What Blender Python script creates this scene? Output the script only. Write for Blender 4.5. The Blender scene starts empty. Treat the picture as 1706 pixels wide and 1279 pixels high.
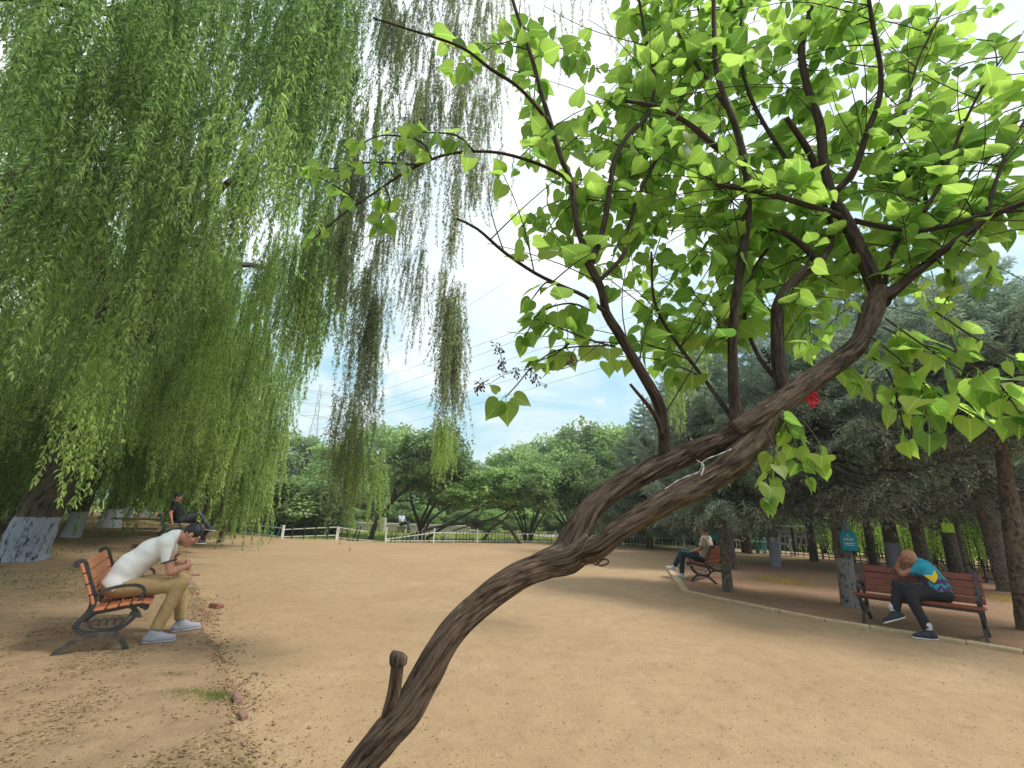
import bpy, math, random
import numpy as np
from mathutils import Vector, Matrix
random.seed(7); rng = np.random.default_rng(7)
sc = bpy.context.scene
col = sc.collection
PI = math.pi
# ------------------------------------------------------------------ camera
PW, PH = 1706., 1279.
FPX, EYE, ROLL, YH = 750., 1.5, math.radians(2.0), 852.
TILT = math.atan((YH - PH/2)/FPX)
cam_d = bpy.data.cameras.new('camera'); cam = bpy.data.objects.new('camera', cam_d); col.objects.link(cam)
cam_d.sensor_width = 36.; cam_d.lens = 36.*FPX/PW; cam_d.clip_start = .05; cam_d.clip_end = 3000
cam.matrix_world = Matrix.Translation((0, 0, EYE)) @ Matrix.Rotation(PI/2+TILT, 4, 'X') @ Matrix.Rotation(ROLL, 4, 'Z')
sc.camera = cam
# ------------------------------------------------------------------ world, sun, exposure
SUN_EL, SUN_AZ = math.radians(52), math.radians(98)      # azimuth measured from +Y towards +X
sc.view_settings.view_transform = 'Standard'; sc.view_settings.look = 'None'
sc.view_settings.exposure = 1.5; sc.view_settings.gamma = 1.0
sc.cycles.use_denoising = True
sc.cycles.max_bounces = 9; sc.cycles.transparent_max_bounces = 4; sc.cycles.transmission_bounces = 6; sc.cycles.diffuse_bounces = 6
w = bpy.data.worlds.new('World'); sc.world = w; w.use_nodes = True
nt = w.node_tree; nt.nodes.clear()
def N(t, ty, **k):
    n = t.nodes.new(ty)
    for a, b in k.items():
        if a[0] == '_': n.inputs[a[1:].replace('_', ' ')].default_value = b
        else: setattr(n, a, b)
    return n
def L(t, a, b): t.links.new(a, b)
def mathn(t, op, a, b=None, clamp=False):
    n = t.nodes.new('ShaderNodeMath'); n.operation = op; n.use_clamp = clamp
    for i, v in enumerate((a, b)):
        if v is None: continue
        if isinstance(v, (int, float)): n.inputs[i].default_value = v
        else: t.links.new(v, n.inputs[i])
    return n.outputs[0]
def ramp(t, fac, stops):
    n = t.nodes.new('ShaderNodeValToRGB'); t.links.new(fac, n.inputs[0])
    e = n.color_ramp.elements
    while len(e) > 1: e.remove(e[-1])
    for i, (p, c) in enumerate(stops):
        el = e[0] if i == 0 else e.new(p)
        el.position = p; el.color = (c[0], c[1], c[2], 1) if hasattr(c, '__len__') else (c, c, c, 1)
    return n.outputs[0]
def mixc(t, f, a, b, mode='MIX'):
    n = t.nodes.new('ShaderNodeMix'); n.data_type = 'RGBA'; n.blend_type = mode
    for i, v in ((0, f), (6, a), (7, b)):
        if isinstance(v, (int, float)): n.inputs[i].default_value = v
        elif isinstance(v, (tuple, list)): n.inputs[i].default_value = (v[0], v[1], v[2], 1)
        else: t.links.new(v, n.inputs[i])
    return n.outputs[2]
sky = N(nt, 'ShaderNodeTexSky', sky_type='NISHITA', sun_disc=False, sun_elevation=SUN_EL, sun_rotation=SUN_AZ, altitude=100, air_density=1.0, dust_density=1.2, ozone_density=1.5)
tc = N(nt, 'ShaderNodeTexCoord')
sx = N(nt, 'ShaderNodeSeparateXYZ'); L(nt, tc.outputs['Generated'], sx.inputs[0])
zz = mathn(nt, 'ADD', mathn(nt, 'MAXIMUM', sx.outputs[2], 0.0), .22)
cx = N(nt, 'ShaderNodeCombineXYZ'); L(nt, mathn(nt, 'DIVIDE', sx.outputs[0], zz), cx.inputs[0]); L(nt, mathn(nt, 'DIVIDE', sx.outputs[1], zz), cx.inputs[1])
n1 = N(nt, 'ShaderNodeTexNoise', _Scale=1.1, _Detail=8., _Roughness=.58, _Distortion=.6); L(nt, cx.outputs[0], n1.inputs['Vector'])
n2 = N(nt, 'ShaderNodeTexNoise', _Scale=5.5, _Detail=6., _Roughness=.6); L(nt, tc.outputs['Generated'], n2.inputs['Vector'])
hi = mathn(nt, 'MULTIPLY', sx.outputs[2], .55)
cf = ramp(nt, mathn(nt, 'ADD', n1.outputs[0], hi), [(.47, 0.), (.66, .55), (.88, 1.)])
cum = mathn(nt, 'MULTIPLY', ramp(nt, n2.outputs[0], [(.53, 0.), (.6, 1.)]), ramp(nt, sx.outputs[2], [(.02, .9), (.30, .8), (.38, 0.)]))
shade = ramp(nt, n1.outputs[0], [(.36, (4.6, 5.6, 6.3)), (.5, (6.6, 6.9, 7.1)), (.66, (8.2, 8.2, 8.3))])
pale = mixc(nt, .6, sky.outputs[0], (2.3, 5.6, 6.4))
skyc = mixc(nt, cf, pale, shade)
skyc = mixc(nt, cum, skyc, (7.0, 7.0, 7.1))
# below the horizon the world stays a dull ground tone
skyc = mixc(nt, ramp(nt, mathn(nt, 'ADD', sx.outputs[2], .5), [(.49, 0.), (.5, 1.)]), (1.6, 1.5, 1.1), skyc)
bg = N(nt, 'ShaderNodeBackground', _Strength=.062); L(nt, skyc, bg.inputs[0])
wo = N(nt, 'ShaderNodeOutputWorld'); L(nt, bg.outputs[0], wo.inputs[0])
sun_d = bpy.data.lights.new('sun', 'SUN'); sun_d.energy = 1.5; sun_d.angle = math.radians(11); sun_d.color = (1, .95, .86)
sun = bpy.data.objects.new('sun', sun_d); col.objects.link(sun)
sdir = Vector((math.sin(SUN_AZ)*math.cos(SUN_EL), math.cos(SUN_AZ)*math.cos(SUN_EL), math.sin(SUN_EL)))
sun.rotation_euler = sdir.to_track_quat('Z', 'Y').to_euler(); sun.location = (0, 0, 30)

# ------------------------------------------------------------------ helpers
def ray(x, y):
    u, v = x-PW/2, -(y-PH/2); c, s = math.cos(ROLL), math.sin(ROLL)
    u2, v2 = u*c-v*s, u*s+v*c
    return np.array([u2, FPX*math.cos(TILT)-v2*math.sin(TILT), v2*math.cos(TILT)+FPX*math.sin(TILT)])
def G(x, y, z=0.):
    r = ray(x, y); return r*((z-EYE)/r[2])+np.array([0, 0, EYE])
def D(x, y, Y):
    r = ray(x, y); return r*(Y/r[1])+np.array([0, 0, EYE])
def proj(P):
    P = np.atleast_2d(P)-np.array([0, 0, EYE])
    f = P[:, 1]*math.cos(TILT)+P[:, 2]*math.sin(TILT); v2 = -P[:, 1]*math.sin(TILT)+P[:, 2]*math.cos(TILT)
    u2 = P[:, 0]; c, s = math.cos(ROLL), math.sin(ROLL)
    f_ = np.where(f > .05, f, .05)
    u, v = (u2*c+v2*s), (-u2*s+v2*c)
    return PW/2+u/f_*FPX, PH/2-v/f_*FPX, f

def mesh(name, V, F, mat=None, smooth=True, attrs=None, mi=None):
    """F: (n,3)/(n,4) array, list of arrays, or list of lists"""
    me = bpy.data.meshes.new(name)
    V = np.asarray(V, dtype=np.float32)
    if isinstance(F, np.ndarray): F = [F]
    if len(F) and isinstance(F[0], np.ndarray) and F[0].ndim == 2:
        nl = sum(f.size for f in F); npoly = sum(len(f) for f in F)
        me.vertices.add(len(V)); me.vertices.foreach_set('co', V.ravel())
        me.loops.add(nl); me.polygons.add(npoly)
        me.loops.foreach_set('vertex_index', np.concatenate([f.ravel() for f in F]).astype(np.int32))
        tot = np.concatenate([np.full(len(f), f.shape[1]) for f in F]); st = np.concatenate([[0], np.cumsum(tot)[:-1]])
        me.polygons.foreach_set('loop_start', st.astype(np.int32)); me.polygons.foreach_set('loop_total', tot.astype(np.int32))
        me.update(calc_edges=True)
    else:
        me.from_pydata([tuple(map(float, v)) for v in V], [], F)
    for m in (mat if isinstance(mat, (list, tuple)) else [mat]):
        if m: me.materials.append(m)
    if smooth: me.polygons.foreach_set('use_smooth', np.ones(len(me.polygons), bool))
    if mi is not None: me.polygons.foreach_set('material_index', np.asarray(mi, np.int32))
    for k, a in (attrs or {}).items():
        a = np.asarray(a, np.float32)
        if a.ndim == 2:
            at = me.attributes.new(k, 'FLOAT_VECTOR', 'POINT'); at.data.foreach_set('vector', a.ravel())
        else:
            at = me.attributes.new(k, 'FLOAT', 'POINT'); at.data.foreach_set('value', a)
    me.update()
    return me
def obj(name, me, parent=None, loc=None, rot=None, scale=None, kind=None, label=None):
    o = bpy.data.objects.new(name, me); col.objects.link(o)
    if parent is not None: o.parent = parent
    if loc is not None: o.location = tuple(float(v) for v in loc)
    if rot is not None: o.rotation_euler = rot
    if scale is not None: o.scale = scale if hasattr(scale, '__len__') else (scale,)*3
    if kind: o['kind'] = kind
    if label: o['label'] = label
    return o
def tag(o, label, cat, group=None, kind=None):
    o['label'] = label; o['category'] = cat
    if group: o['group'] = group
    if kind: o['kind'] = kind
    return o
ORD = 'first second third fourth fifth sixth seventh eighth ninth tenth eleventh twelfth thirteenth fourteenth fifteenth sixteenth seventeenth eighteenth nineteenth twentieth'.split()
def nth(i, n):
    if i == 0: return 'leftmost'
    if i == n-1: return 'rightmost'
    return ORD[i]+' from the left' if i < n/2 or i < 12 else ORD[n-1-i]+' from the right'
def thing(name, label, cat, loc=(0, 0, 0), rz=0., group=None):
    return tag(obj(name, None, loc=loc, rot=(0, 0, rz)), label, cat, group)

class MB:
    """collects shapes into one mesh"""
    def __init__(s): s.V, s.F, s.B, s.n = [], [], [], 0
    def add(s, V, F, B=None):
        V = np.asarray(V, float); s.V.append(V); s.B.append(V if B is None else B)
        s.F += [tuple(i+s.n for i in f) for f in F]; s.n += len(V); return s
    def box(s, c, d, R=None, bev=.0):
        x, y, z = [v/2 for v in d]
        b = min(bev, x*.8, y*.8, z*.8)
        if b <= 0:
            V = np.array([[i*x, j*y, k*z] for i in (-1, 1) for j in (-1, 1) for k in (-1, 1)])
            F = [(0, 1, 3, 2), (4, 6, 7, 5), (0, 4, 5, 1), (2, 3, 7, 6), (0, 2, 6, 4), (1, 5, 7, 3)]
        else:
            P = []; idx = {}
            for i in (-1, 1):
                for j in (-1, 1):
                    for k in (-1, 1):
                        for a, q in enumerate([(i*x, j*(y-b), k*(z-b)), (i*(x-b), j*y, k*(z-b)), (i*(x-b), j*(y-b), k*z)]):
                            idx[(i, j, k, a)] = len(P); P.append(q)
            V = np.array(P); I = idx
            F = []
            def q4(a, b_, c_, d_): F.append((a, b_, c_, d_))
            for i in (-1, 1):
                f = [I[(i, -1, -1, 0)], I[(i, 1, -1, 0)], I[(i, 1, 1, 0)], I[(i, -1, 1, 0)]]; F.append(tuple(f if i > 0 else f[::-1]))
                f = [I[(-1, i, -1, 1)], I[(1, i, -1, 1)], I[(1, i, 1, 1)], I[(-1, i, 1, 1)]]; F.append(tuple(f if i < 0 else f[::-1]))
                f = [I[(-1, -1, i, 2)], I[(1, -1, i, 2)], I[(1, 1, i, 2)], I[(-1, 1, i, 2)]]; F.append(tuple(f if i > 0 else f[::-1]))
            for a in (-1, 1):
                for c_ in (-1, 1):
                    f = [I[(a, c_, -1, 0)], I[(a, c_, 1, 0)], I[(a, c_, 1, 1)], I[(a, c_, -1, 1)]]; F.append(tuple(f if a*c_ < 0 else f[::-1]))
                    f = [I[(a, -1, c_, 0)], I[(a, 1, c_, 0)], I[(a, 1, c_, 2)], I[(a, -1, c_, 2)]]; F.append(tuple(f if a*c_ > 0 else f[::-1]))
                    f = [I[(-1, a, c_, 1)], I[(1, a, c_, 1)], I[(1, a, c_, 2)], I[(-1, a, c_, 2)]]; F.append(tuple(f if a*c_ < 0 else f[::-1]))
            for i in (-1, 1):
                for j in (-1, 1):
                    for k in (-1, 1):
                        f = [I[(i, j, k, 0)], I[(i, j, k, 1)], I[(i, j, k, 2)]]; F.append(tuple(f if i*j*k > 0 else f[::-1]))
        if R is not None: V = V @ np.array(R).T
        return s.add(V+np.array(c), F)
    def tube(s, P, r, n=6, **k):
        V, F, B = tube(P, r, n, **k); return s.add(V, F, B)
    def bar(s, P, w, t, ax=(0, 1, 0), closed=False):
        """flat bar swept along P: w in the plane, t along ax"""
        P = np.asarray(P, float); n = len(P); ax = np.array(ax, float)
        T = np.gradient(P, axis=0); T /= np.linalg.norm(T, axis=1)[:, None]+1e-9
        S = np.cross(T, ax); S /= np.linalg.norm(S, axis=1)[:, None]+1e-9
        w = np.broadcast_to(w, (n,))[:, None]/2
        V = np.stack([P+S*w+ax*t/2, P+S*w-ax*t/2, P-S*w-ax*t/2, P-S*w+ax*t/2], 1).reshape(-1, 3)
        F = [(4*i+j, 4*i+4+j, 4*i+4+(j+1) % 4, 4*i+(j+1) % 4) for i in range(n-1) for j in range(4)]
        F += [(0, 1, 2, 3), (4*n-1, 4*n-2, 4*n-3, 4*n-4)]
        return s.add(V, F)
    def build(s, name, mat, parent=None, smooth=False, attr=False, **k):
        me = mesh(name, np.concatenate(s.V), s.F, mat, smooth, {'bk': np.concatenate(s.B)} if attr else None)
        return obj(name, me, parent, **k)
def rotz(a): c, s = math.cos(a), math.sin(a); return np.array([[c, -s, 0], [s, c, 0], [0, 0, 1]])
def rotx(a): c, s = math.cos(a), math.sin(a); return np.array([[1, 0, 0], [0, c, -s], [0, s, c]])
def roty(a): c, s = math.cos(a), math.sin(a); return np.array([[c, 0, s], [0, 1, 0], [-s, 0, c]])
def norm(v): v = np.asarray(v, float); return v/(np.linalg.norm(v)+1e-9)
def spline(P, step=None, n=None):
    P = np.asarray(P, float)
    if len(P) == 2:
        m = n or max(2, int(np.linalg.norm(P[1]-P[0])/step)+1); t = np.linspace(0, 1, m)[:, None]; return P[0]*(1-t)+P[1]*t
    Q = np.vstack([2*P[0]-P[1], P, 2*P[-1]-P[-2]]); out = []
    for i in range(1, len(Q)-2):
        seg = np.linalg.norm(Q[i+1, :3]-Q[i, :3]); m = max(2, int(seg/step)) if step else n
        t = np.linspace(0, 1, m, endpoint=False)[:, None]
        a, b, c, d = Q[i-1], Q[i], Q[i+1], Q[i+2]
        out.append(.5*((2*b)+(-a+c)*t+(2*a-5*b+4*c-d)*t**2+(-a+3*b-3*c+d)*t**3))
    out.append(P[-1:]); return np.vstack(out)
def tube(P, r, n=6, twist=0., ridge=0., seed=0, cap=True, s0=0.):
    P = np.asarray(P, float); m = len(P); r = np.broadcast_to(np.asarray(r, float), (m,))
    T = np.gradient(P, axis=0); T /= np.linalg.norm(T, axis=1)[:, None]+1e-9
    u = np.cross(T[0], [0, 0, 1.]); u = np.cross(T[0], [1., 0, 0]) if np.linalg.norm(u) < .1 else u
    u = norm(u); U = [u]
    for i in range(1, m):
        u = u-T[i]*np.dot(u, T[i]); u = norm(u); U.append(u)
    U = np.array(U); W = np.cross(T, U)
    s = np.concatenate([[0], np.cumsum(np.linalg.norm(np.diff(P, axis=0), axis=1))])+s0
    a = np.arange(n)*2*PI/n
    A, S = np.meshgrid(a, s); Rr = np.repeat(r[:, None], n, 1)
    if ridge:
        g = np.random.default_rng(seed); d = np.zeros_like(A)
        ph0 = A-twist*S
        warp = .35*np.sin(3*ph0+g.uniform(0, 6)+4*S)+.25*np.sin(2*ph0-9*S+g.uniform(0, 6))
        for k, am in ((2, .5), (3, .45), (5, .5), (8, .42), (13, .36), (21, .26), (34, .18)):
            if k > n/3: break
            f = g.uniform(.5, 2.)*k**.5
            d += am*np.abs(np.sin(k/2*(ph0+warp*.5)+g.uniform(0, 6)+1.1*np.sin(f*S*3+g.uniform(0, 6)+2*ph0))) - am*.5
            d += am*.25*np.sin(k*1.5*ph0+S*g.uniform(8, 26)*(1 if k % 2 else -1)+g.uniform(0, 6))
        Rr = Rr*(1+ridge*d)
        Rr = Rr+r[:, None]*ridge*.8*np.sin(S*7+g.uniform(0, 6))*np.sin(S*17+2)*.5
    V = P[:, None, :]+Rr[..., None]*(np.cos(A)[..., None]*U[:, None, :]+np.sin(A)[..., None]*W[:, None, :])
    rr = float(np.mean(r))
    At = A-twist*S
    B = np.stack([np.cos(At)*rr, np.sin(At)*rr, S], -1).reshape(-1, 3)
    F = []
    for i in range(m-1):
        for j in range(n):
            k = (j+1) % n; F.append((i*n+j, i*n+k, i*n+n+k, i*n+n+j))
    if cap: F += [tuple(range(n))[::-1], tuple((m-1)*n+j for j in range(n))]
    return V.reshape(-1, 3), F, B

# ------------------------------------------------------------------ materials
def mat(name):
    m = bpy.data.materials.new(name); m.use_nodes = True; t = m.node_tree; t.nodes.clear()
    o = t.nodes.new('ShaderNodeOutputMaterial'); p = t.nodes.new('ShaderNodeBsdfPrincipled'); t.links.new(p.outputs[0], o.inputs[0])
    return m, t, p, o
def setc(p, c): p.inputs['Base Color'].default_value = (*c, 1)
def coords(t, kind='Object', scale=(1, 1, 1), attr=None):
    if attr: a = N(t, 'ShaderNodeAttribute', attribute_name=attr); v = a.outputs['Vector']
    else: a = N(t, 'ShaderNodeTexCoord'); v = a.outputs[kind]
    mp = N(t, 'ShaderNodeMapping'); mp.inputs['Scale'].default_value = scale; t.links.new(v, mp.inputs[0]); return mp.outputs[0]
def noise(t, v, scale, detail=5., rough=.6, dist=0.):
    n = N(t, 'ShaderNodeTexNoise', _Scale=scale, _Detail=detail, _Roughness=rough, _Distortion=dist); t.links.new(v, n.inputs['Vector']); return n.outputs[0]
def bump(t, p, h, strength=.5, dist=.02):
    b = N(t, 'ShaderNodeBump', _Strength=strength, _Distance=dist); t.links.new(h, b.inputs['Height']); t.links.new(b.outputs[0], p.inputs['Normal'])
def simple(name, c, c2=None, rough=.7, scale=8., bmp=.2, bd=.005, stretch=(1, 1, 1), metallic=0., kind='Object', spec=.3, lo=.35, hi=.65):
    m, t, p, o = mat(name); p.inputs['Roughness'].default_value = rough; p.inputs['Metallic'].default_value = metallic
    p.inputs['Specular IOR Level'].default_value = spec
    v = coords(t, kind, stretch); n = noise(t, v, scale)
    t.links.new(ramp(t, n, [(lo, c), (hi, c2 or tuple(x*.75 for x in c))]), p.inputs['Base Color'])
    if bmp: bump(t, p, n, bmp, bd)
    return m
def leafmat(name, lo, hi, tr, tfac=.45, rough=.5, attr='rn', sp=.25, veins=False):
    m, t, p, o = mat(name); p.inputs['Roughness'].default_value = rough; p.inputs['Specular IOR Level'].default_value = sp
    a = N(t, 'ShaderNodeAttribute', attribute_name=attr); oi = N(t, 'ShaderNodeObjectInfo')
    r = mathn(t, 'FRACT', mathn(t, 'ADD', a.outputs['Fac'], oi.outputs['Random']))
    c = ramp(t, r, [(0., lo), (.75, hi), (1., tuple(.5*(x+y)+.012 for x, y in zip(lo, hi)))])
    if veins:
        lv = N(t, 'ShaderNodeAttribute', attribute_name='lf'); s = N(t, 'ShaderNodeSeparateXYZ'); t.links.new(lv.outputs['Vector'], s.inputs[0])
        ax = mathn(t, 'ABSOLUTE', s.outputs[0])
        side = mathn(t, 'PINGPONG', mathn(t, 'SUBTRACT', mathn(t, 'MULTIPLY', s.outputs[1], 5.), mathn(t, 'MULTIPLY', ax, 5.)), .5)
        f = mathn(t, 'MAXIMUM', ramp(t, ax, [(.01, .35), (.03, 0.)]), ramp(t, side, [(.02, .14), (.09, 0.)]))
        c = mixc(t, f, c, tuple(min(1, x*2.1) for x in hi))
    t.links.new(c, p.inputs['Base Color'])
    tl = N(t, 'ShaderNodeBsdfTranslucent'); t.links.new(mixc(t, 1., c, tuple(a_/max(b_, .01) for a_, b_ in zip(tr, hi)), 'MULTIPLY'), tl.inputs[0])
    mx = N(t, 'ShaderNodeMixShader'); mx.inputs[0].default_value = tfac
    t.links.new(p.outputs[0], mx.inputs[1]); t.links.new(tl.outputs[0], mx.inputs[2]); t.links.new(mx.outputs[0], o.inputs[0])
    return m
def barkmat(name, c1, c2, c3, st=(60, 60, 9), bs=.9, bd=.006, paint=None):
    m, t, p, o = mat(name); p.inputs['Roughness'].default_value = .85; p.inputs['Specular IOR Level'].default_value = .15
    v = coords(t, attr='bk', scale=st); n = noise(t, v, 1., 8., .65, .8)
    v2 = coords(t, attr='bk', scale=(6, 6, 2.5)); n2 = noise(t, v2, 1., 4.)
    c = mixc(t, ramp(t, n2, [(.4, 0.), (.62, .75)]), ramp(t, n, [(.33, tuple(x*.3 for x in c1)), (.48, c1), (.66, c2)]), c3)
    c = mixc(t, ramp(t, n, [(.34, 1.), (.46, 0.)]), c, tuple(x*.3 for x in c1))
    if paint:
        h, pc, dirt = paint
        g = N(t, 'ShaderNodeNewGeometry'); s = N(t, 'ShaderNodeSeparateXYZ'); t.links.new(g.outputs['Position'], s.inputs[0])
        n3 = noise(t, coords(t, attr='bk', scale=(34, 34, 6)), 1., 6., .75)
        zf = mathn(t, 'ADD', mathn(t, 'SUBTRACT', h, s.outputs[2]), mathn(t, 'MULTIPLY', mathn(t, 'SUBTRACT', n3, .5), .16))
        f = mathn(t, 'MULTIPLY', ramp(t, mathn(t, 'ADD', zf, .5), [(.49, 0.), (.51, 1.)]), ramp(t, mathn(t, 'ADD', mathn(t, 'MULTIPLY', n, .5), mathn(t, 'MULTIPLY', n3, .5)), [(dirt, 0.), (dirt+.07, 1.)]))
        c = mixc(t, f, c, pc)
    t.links.new(c, p.inputs['Base Color'])
    bump(t, p, n, bs, bd); return m

M = {}
M['lilac_bark'] = barkmat('lilac bark', (.058, .037, .026), (.20, .145, .11), (.12, .085, .062), st=(110, 110, 13), bs=1., bd=.010)
M['branch_bark'] = barkmat('lilac branch bark', (.038, .025, .02), (.10, .07, .055), (.06, .042, .034), st=(130, 130, 14), bs=1., bd=.005)
M['twig'] = barkmat('twig bark', (.055, .04, .03), (.10, .07, .05), (.07, .06, .035), st=(90, 90, 20), bs=.4, bd=.002)
M['willow_bark'] = barkmat('willow bark', (.07, .055, .04), (.15, .12, .09), (.09, .085, .05), st=(14, 14, 3.5), bs=1., bd=.03)
M['willow_painted'] = barkmat('limewashed willow bark', (.07, .055, .04), (.15, .12, .09), (.09, .085, .05), st=(14, 14, 3.5), bs=1., bd=.03, paint=(1.03, (.47, .50, .56), .36))
M['willow_near'] = barkmat('limewashed old willow bark', (.07, .055, .04), (.15, .12, .09), (.09, .085, .05), st=(9, 9, 3.2), bs=1., bd=.06, paint=(1.03, (.33, .37, .47), .41))
M['spruce_bark'] = barkmat('spruce bark', (.11, .09, .072), (.22, .18, .15), (.15, .12, .095), st=(30, 30, 14), bs=.9, bd=.012)
M['spruce_painted'] = barkmat('worn limewash on spruce', (.11, .09, .072), (.22, .18, .15), (.15, .12, .095), st=(30, 30, 14), bs=.9, bd=.012, paint=(.85, (.25, .235, .235), .42))
M['spruce_blue'] = barkmat('limewashed spruce', (.11, .09, .072), (.22, .18, .15), (.15, .12, .095), st=(30, 30, 14), bs=.9, bd=.012, paint=(.95, (.27, .27, .33), .34))
M['red_bark'] = barkmat('reddish spruce bark', (.10, .07, .05), (.22, .16, .12), (.17, .11, .075), st=(24, 24, 12), bs=.9, bd=.014)
M['stem'] = barkmat('shrub bark', (.06, .045, .035), (.14, .11, .085), (.08, .06, .05), st=(40, 40, 8), bs=.5, bd=.006)
M['dead_twig'] = simple('dead twigs', (.075, .06, .055), (.04, .032, .03), .9, 30, 0)
M['lilac_leaf'] = leafmat('lilac leaf', (.045, .10, .018), (.14, .215, .04), (.52, .76, .13), .64, .45, veins=True)
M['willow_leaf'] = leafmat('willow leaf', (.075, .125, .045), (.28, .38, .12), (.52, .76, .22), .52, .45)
M['willow_pale'] = leafmat('pale sunlit-tone willow leaf', (.15, .25, .07), (.38, .50, .15), (.62, .84, .22), .5, .45)  # paler willow leaf copy: sunlit look put into the colour, also silvery strands
M['willow_grey'] = leafmat('grey willow leaf', (.11, .13, .075), (.28, .31, .18), (.52, .62, .3), .52, .5)
M['spruce'] = leafmat('spruce needles', (.17, .235, .175), (.46, .56, .44), (.42, .54, .38), .34, .6, sp=.15)
M['spruce_dark'] = leafmat('old spruce needles', (.12, .14, .10), (.28, .30, .22), (.26, .28, .2), .25, .7, sp=.1)
M['tree_leaf'] = leafmat('park tree leaf', (.09, .15, .065), (.25, .35, .14), (.38, .55, .18), .35, .5)
M['tree_leaf_bright'] = leafmat('bright tree leaf', (.13, .23, .08), (.34, .48, .17), (.5, .7, .22), .42, .5)  # lifted copy of the park leaf: far trees' haze and lighting in its colour
M['hedge_leaf'] = leafmat('hedge leaf', (.18, .30, .05), (.40, .54, .09), (.60, .82, .14), .5, .5)
M['grass'] = leafmat('grass blade', (.08, .13, .02), (.19, .24, .05), (.25, .32, .06), .35, .6)
M['cast_iron'] = simple('black cast iron', (.016, .017, .02), (.04, .042, .046), .42, 40, .25, .002, spec=.5)
M['iron_worn'] = simple('dusty cast iron', (.10, .085, .062), (.03, .03, .028), .7, 14, .3, .002)
M['wood_orange'] = simple('orange stained wood', (.52, .20, .10), (.36, .125, .06), .55, 9, .35, .002, stretch=(14, 1, 14))
M['wood_red'] = simple('red brown stained wood', (.23, .062, .035), (.15, .04, .025), .5, 9, .35, .002, stretch=(14, 1, 14))
M['wood_teal'] = simple('teal painted wood', (.02, .13, .12), (.012, .08, .075), .5, 9, .2, .002)
M['white_paint'] = simple('white fence paint', (.80, .80, .75), (.66, .65, .58), .6, 7, .3, .003)
M['teal_paint'] = simple('teal fence paint', (.06, .33, .31), (.12, .40, .40), .5, 9, .2, .002)
M['blue_paint'] = simple('pale blue fence paint', (.10, .33, .50), (.2, .45, .55), .5, 9, .2, .002)
M['brown_paint'] = simple('brown fence paint', (.10, .05, .04), (.17, .10, .08), .6, 9, .2, .002)
M['dark_paint'] = simple('dark green fence paint', (.03, .075, .06), (.02, .04, .035), .6, 9, .2, .002)
M['kerb'] = simple('sandstone kerb', (.50, .40, .24), (.36, .27, .16), .9, 16, .5, .006)
M['brick'] = simple('old brick', (.30, .14, .09), (.20, .085, .06), .9, 30, .8, .006)
M['brick_pink'] = simple('worn pinkish brick', (.27, .155, .12), (.19, .105, .08), .9, 30, .8, .006)
M['concrete'] = simple('pale concrete', (.50, .46, .40), (.38, .34, .29), .9, 3, .3, .01)
M['wall'] = simple('pale plaster wall', (.62, .57, .50), (.48, .43, .36), .9, 1.2, .2, .01)
M['skin'] = simple('skin', (.50, .25, .165), (.43, .20, .13), .5, 25, .05, .001)
M['skin_dark'] = simple('tanned skin', (.44, .22, .14), (.36, .17, .105), .5, 25, .05, .001)
M['hair'] = simple('black hair', (.012, .012, .014), (.03, .03, .035), .45, 60, .6, .004, stretch=(1, 1, .3))
M['polo'] = simple('white polo cotton', (.74, .75, .74), (.68, .68, .68), .8, 60, .15, .001)
M['beige_tee'] = simple('beige cotton', (.56, .51, .43), (.50, .45, .37), .8, 60, .15, .001)
M['khaki'] = simple('khaki cotton', (.42, .29, .14), (.36, .245, .115), .8, 50, .15, .001)
M['black_cloth'] = simple('black cloth', (.013, .013, .016), (.022, .022, .026), .85, 50, .15, .001)
M['dark_teal'] = simple('dark teal cloth', (.012, .042, .05), (.02, .055, .062), .85, 50, .15, .001)
M['slate'] = simple('slate grey cloth', (.065, .065, .085), (.045, .045, .06), .85, 50, .15, .001)
M['grey_shoe'] = simple('grey knit shoe', (.36, .36, .41), (.28, .28, .33), .7, 90, .3, .002)
M['white_shoe'] = simple('white shoe', (.62, .60, .60), (.5, .48, .48), .6, 40, .2, .002)
M['dark_shoe'] = simple('navy shoe', (.018, .022, .035), (.03, .035, .05), .6, 40, .2, .002)
M['sole'] = simple('white sole', (.62, .62, .60), (.5, .5, .48), .6, 40, 0)
M['sock'] = simple('light grey sock', (.5, .5, .53), (.42, .42, .45), .8, 40, 0)
M['light_blue'] = simple('light blue cotton', (.42, .55, .66), (.38, .5, .6), .8, 40, 0)
M['yellow'] = simple('yellow print', (.72, .52, .03), (.60, .42, .02), .7, 40, 0)
M['black_print'] = simple('black print', (.02, .015, .025), (.03, .02, .035), .7, 40, 0)
M['navy_trim'] = simple('navy trim', (.05, .06, .13), (.04, .05, .1), .7, 40, 0)
M['bag_blue'] = simple('turquoise bag fabric', (.015, .26, .36), (.01, .21, .30), .7, 12, .4, .01)
M['bag_lime'] = simple('lime bag fabric', (.36, .62, .04), (.30, .52, .03), .7, 12, .4, .01)
M['bag_teal'] = simple('teal plastic bag', (.03, .36, .33), (.02, .28, .27), .5, 12, .4, .01)
M['print_white'] = simple('white lettering', (.62, .72, .74), (.55, .65, .68), .7, 12, 0)
M['red_ribbon'] = simple('red ribbon', (.55, .03, .04), (.42, .02, .03), .6, 30, .4, .004)
M['wire'] = simple('rusty wire', (.07, .04, .03), (.12, .06, .04), .6, 60, .3, .001)
M['steel'] = simple('galvanised steel', (.45, .50, .53), (.38, .43, .46), .6, 3, 0)
M['cable'] = simple('power cable', (.10, .13, .15), (.12, .15, .17), .6, 3, 0)
M['board_white'] = simple('notice paper', (.55, .58, .58), (.44, .48, .48), .6, 2, 0)
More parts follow.
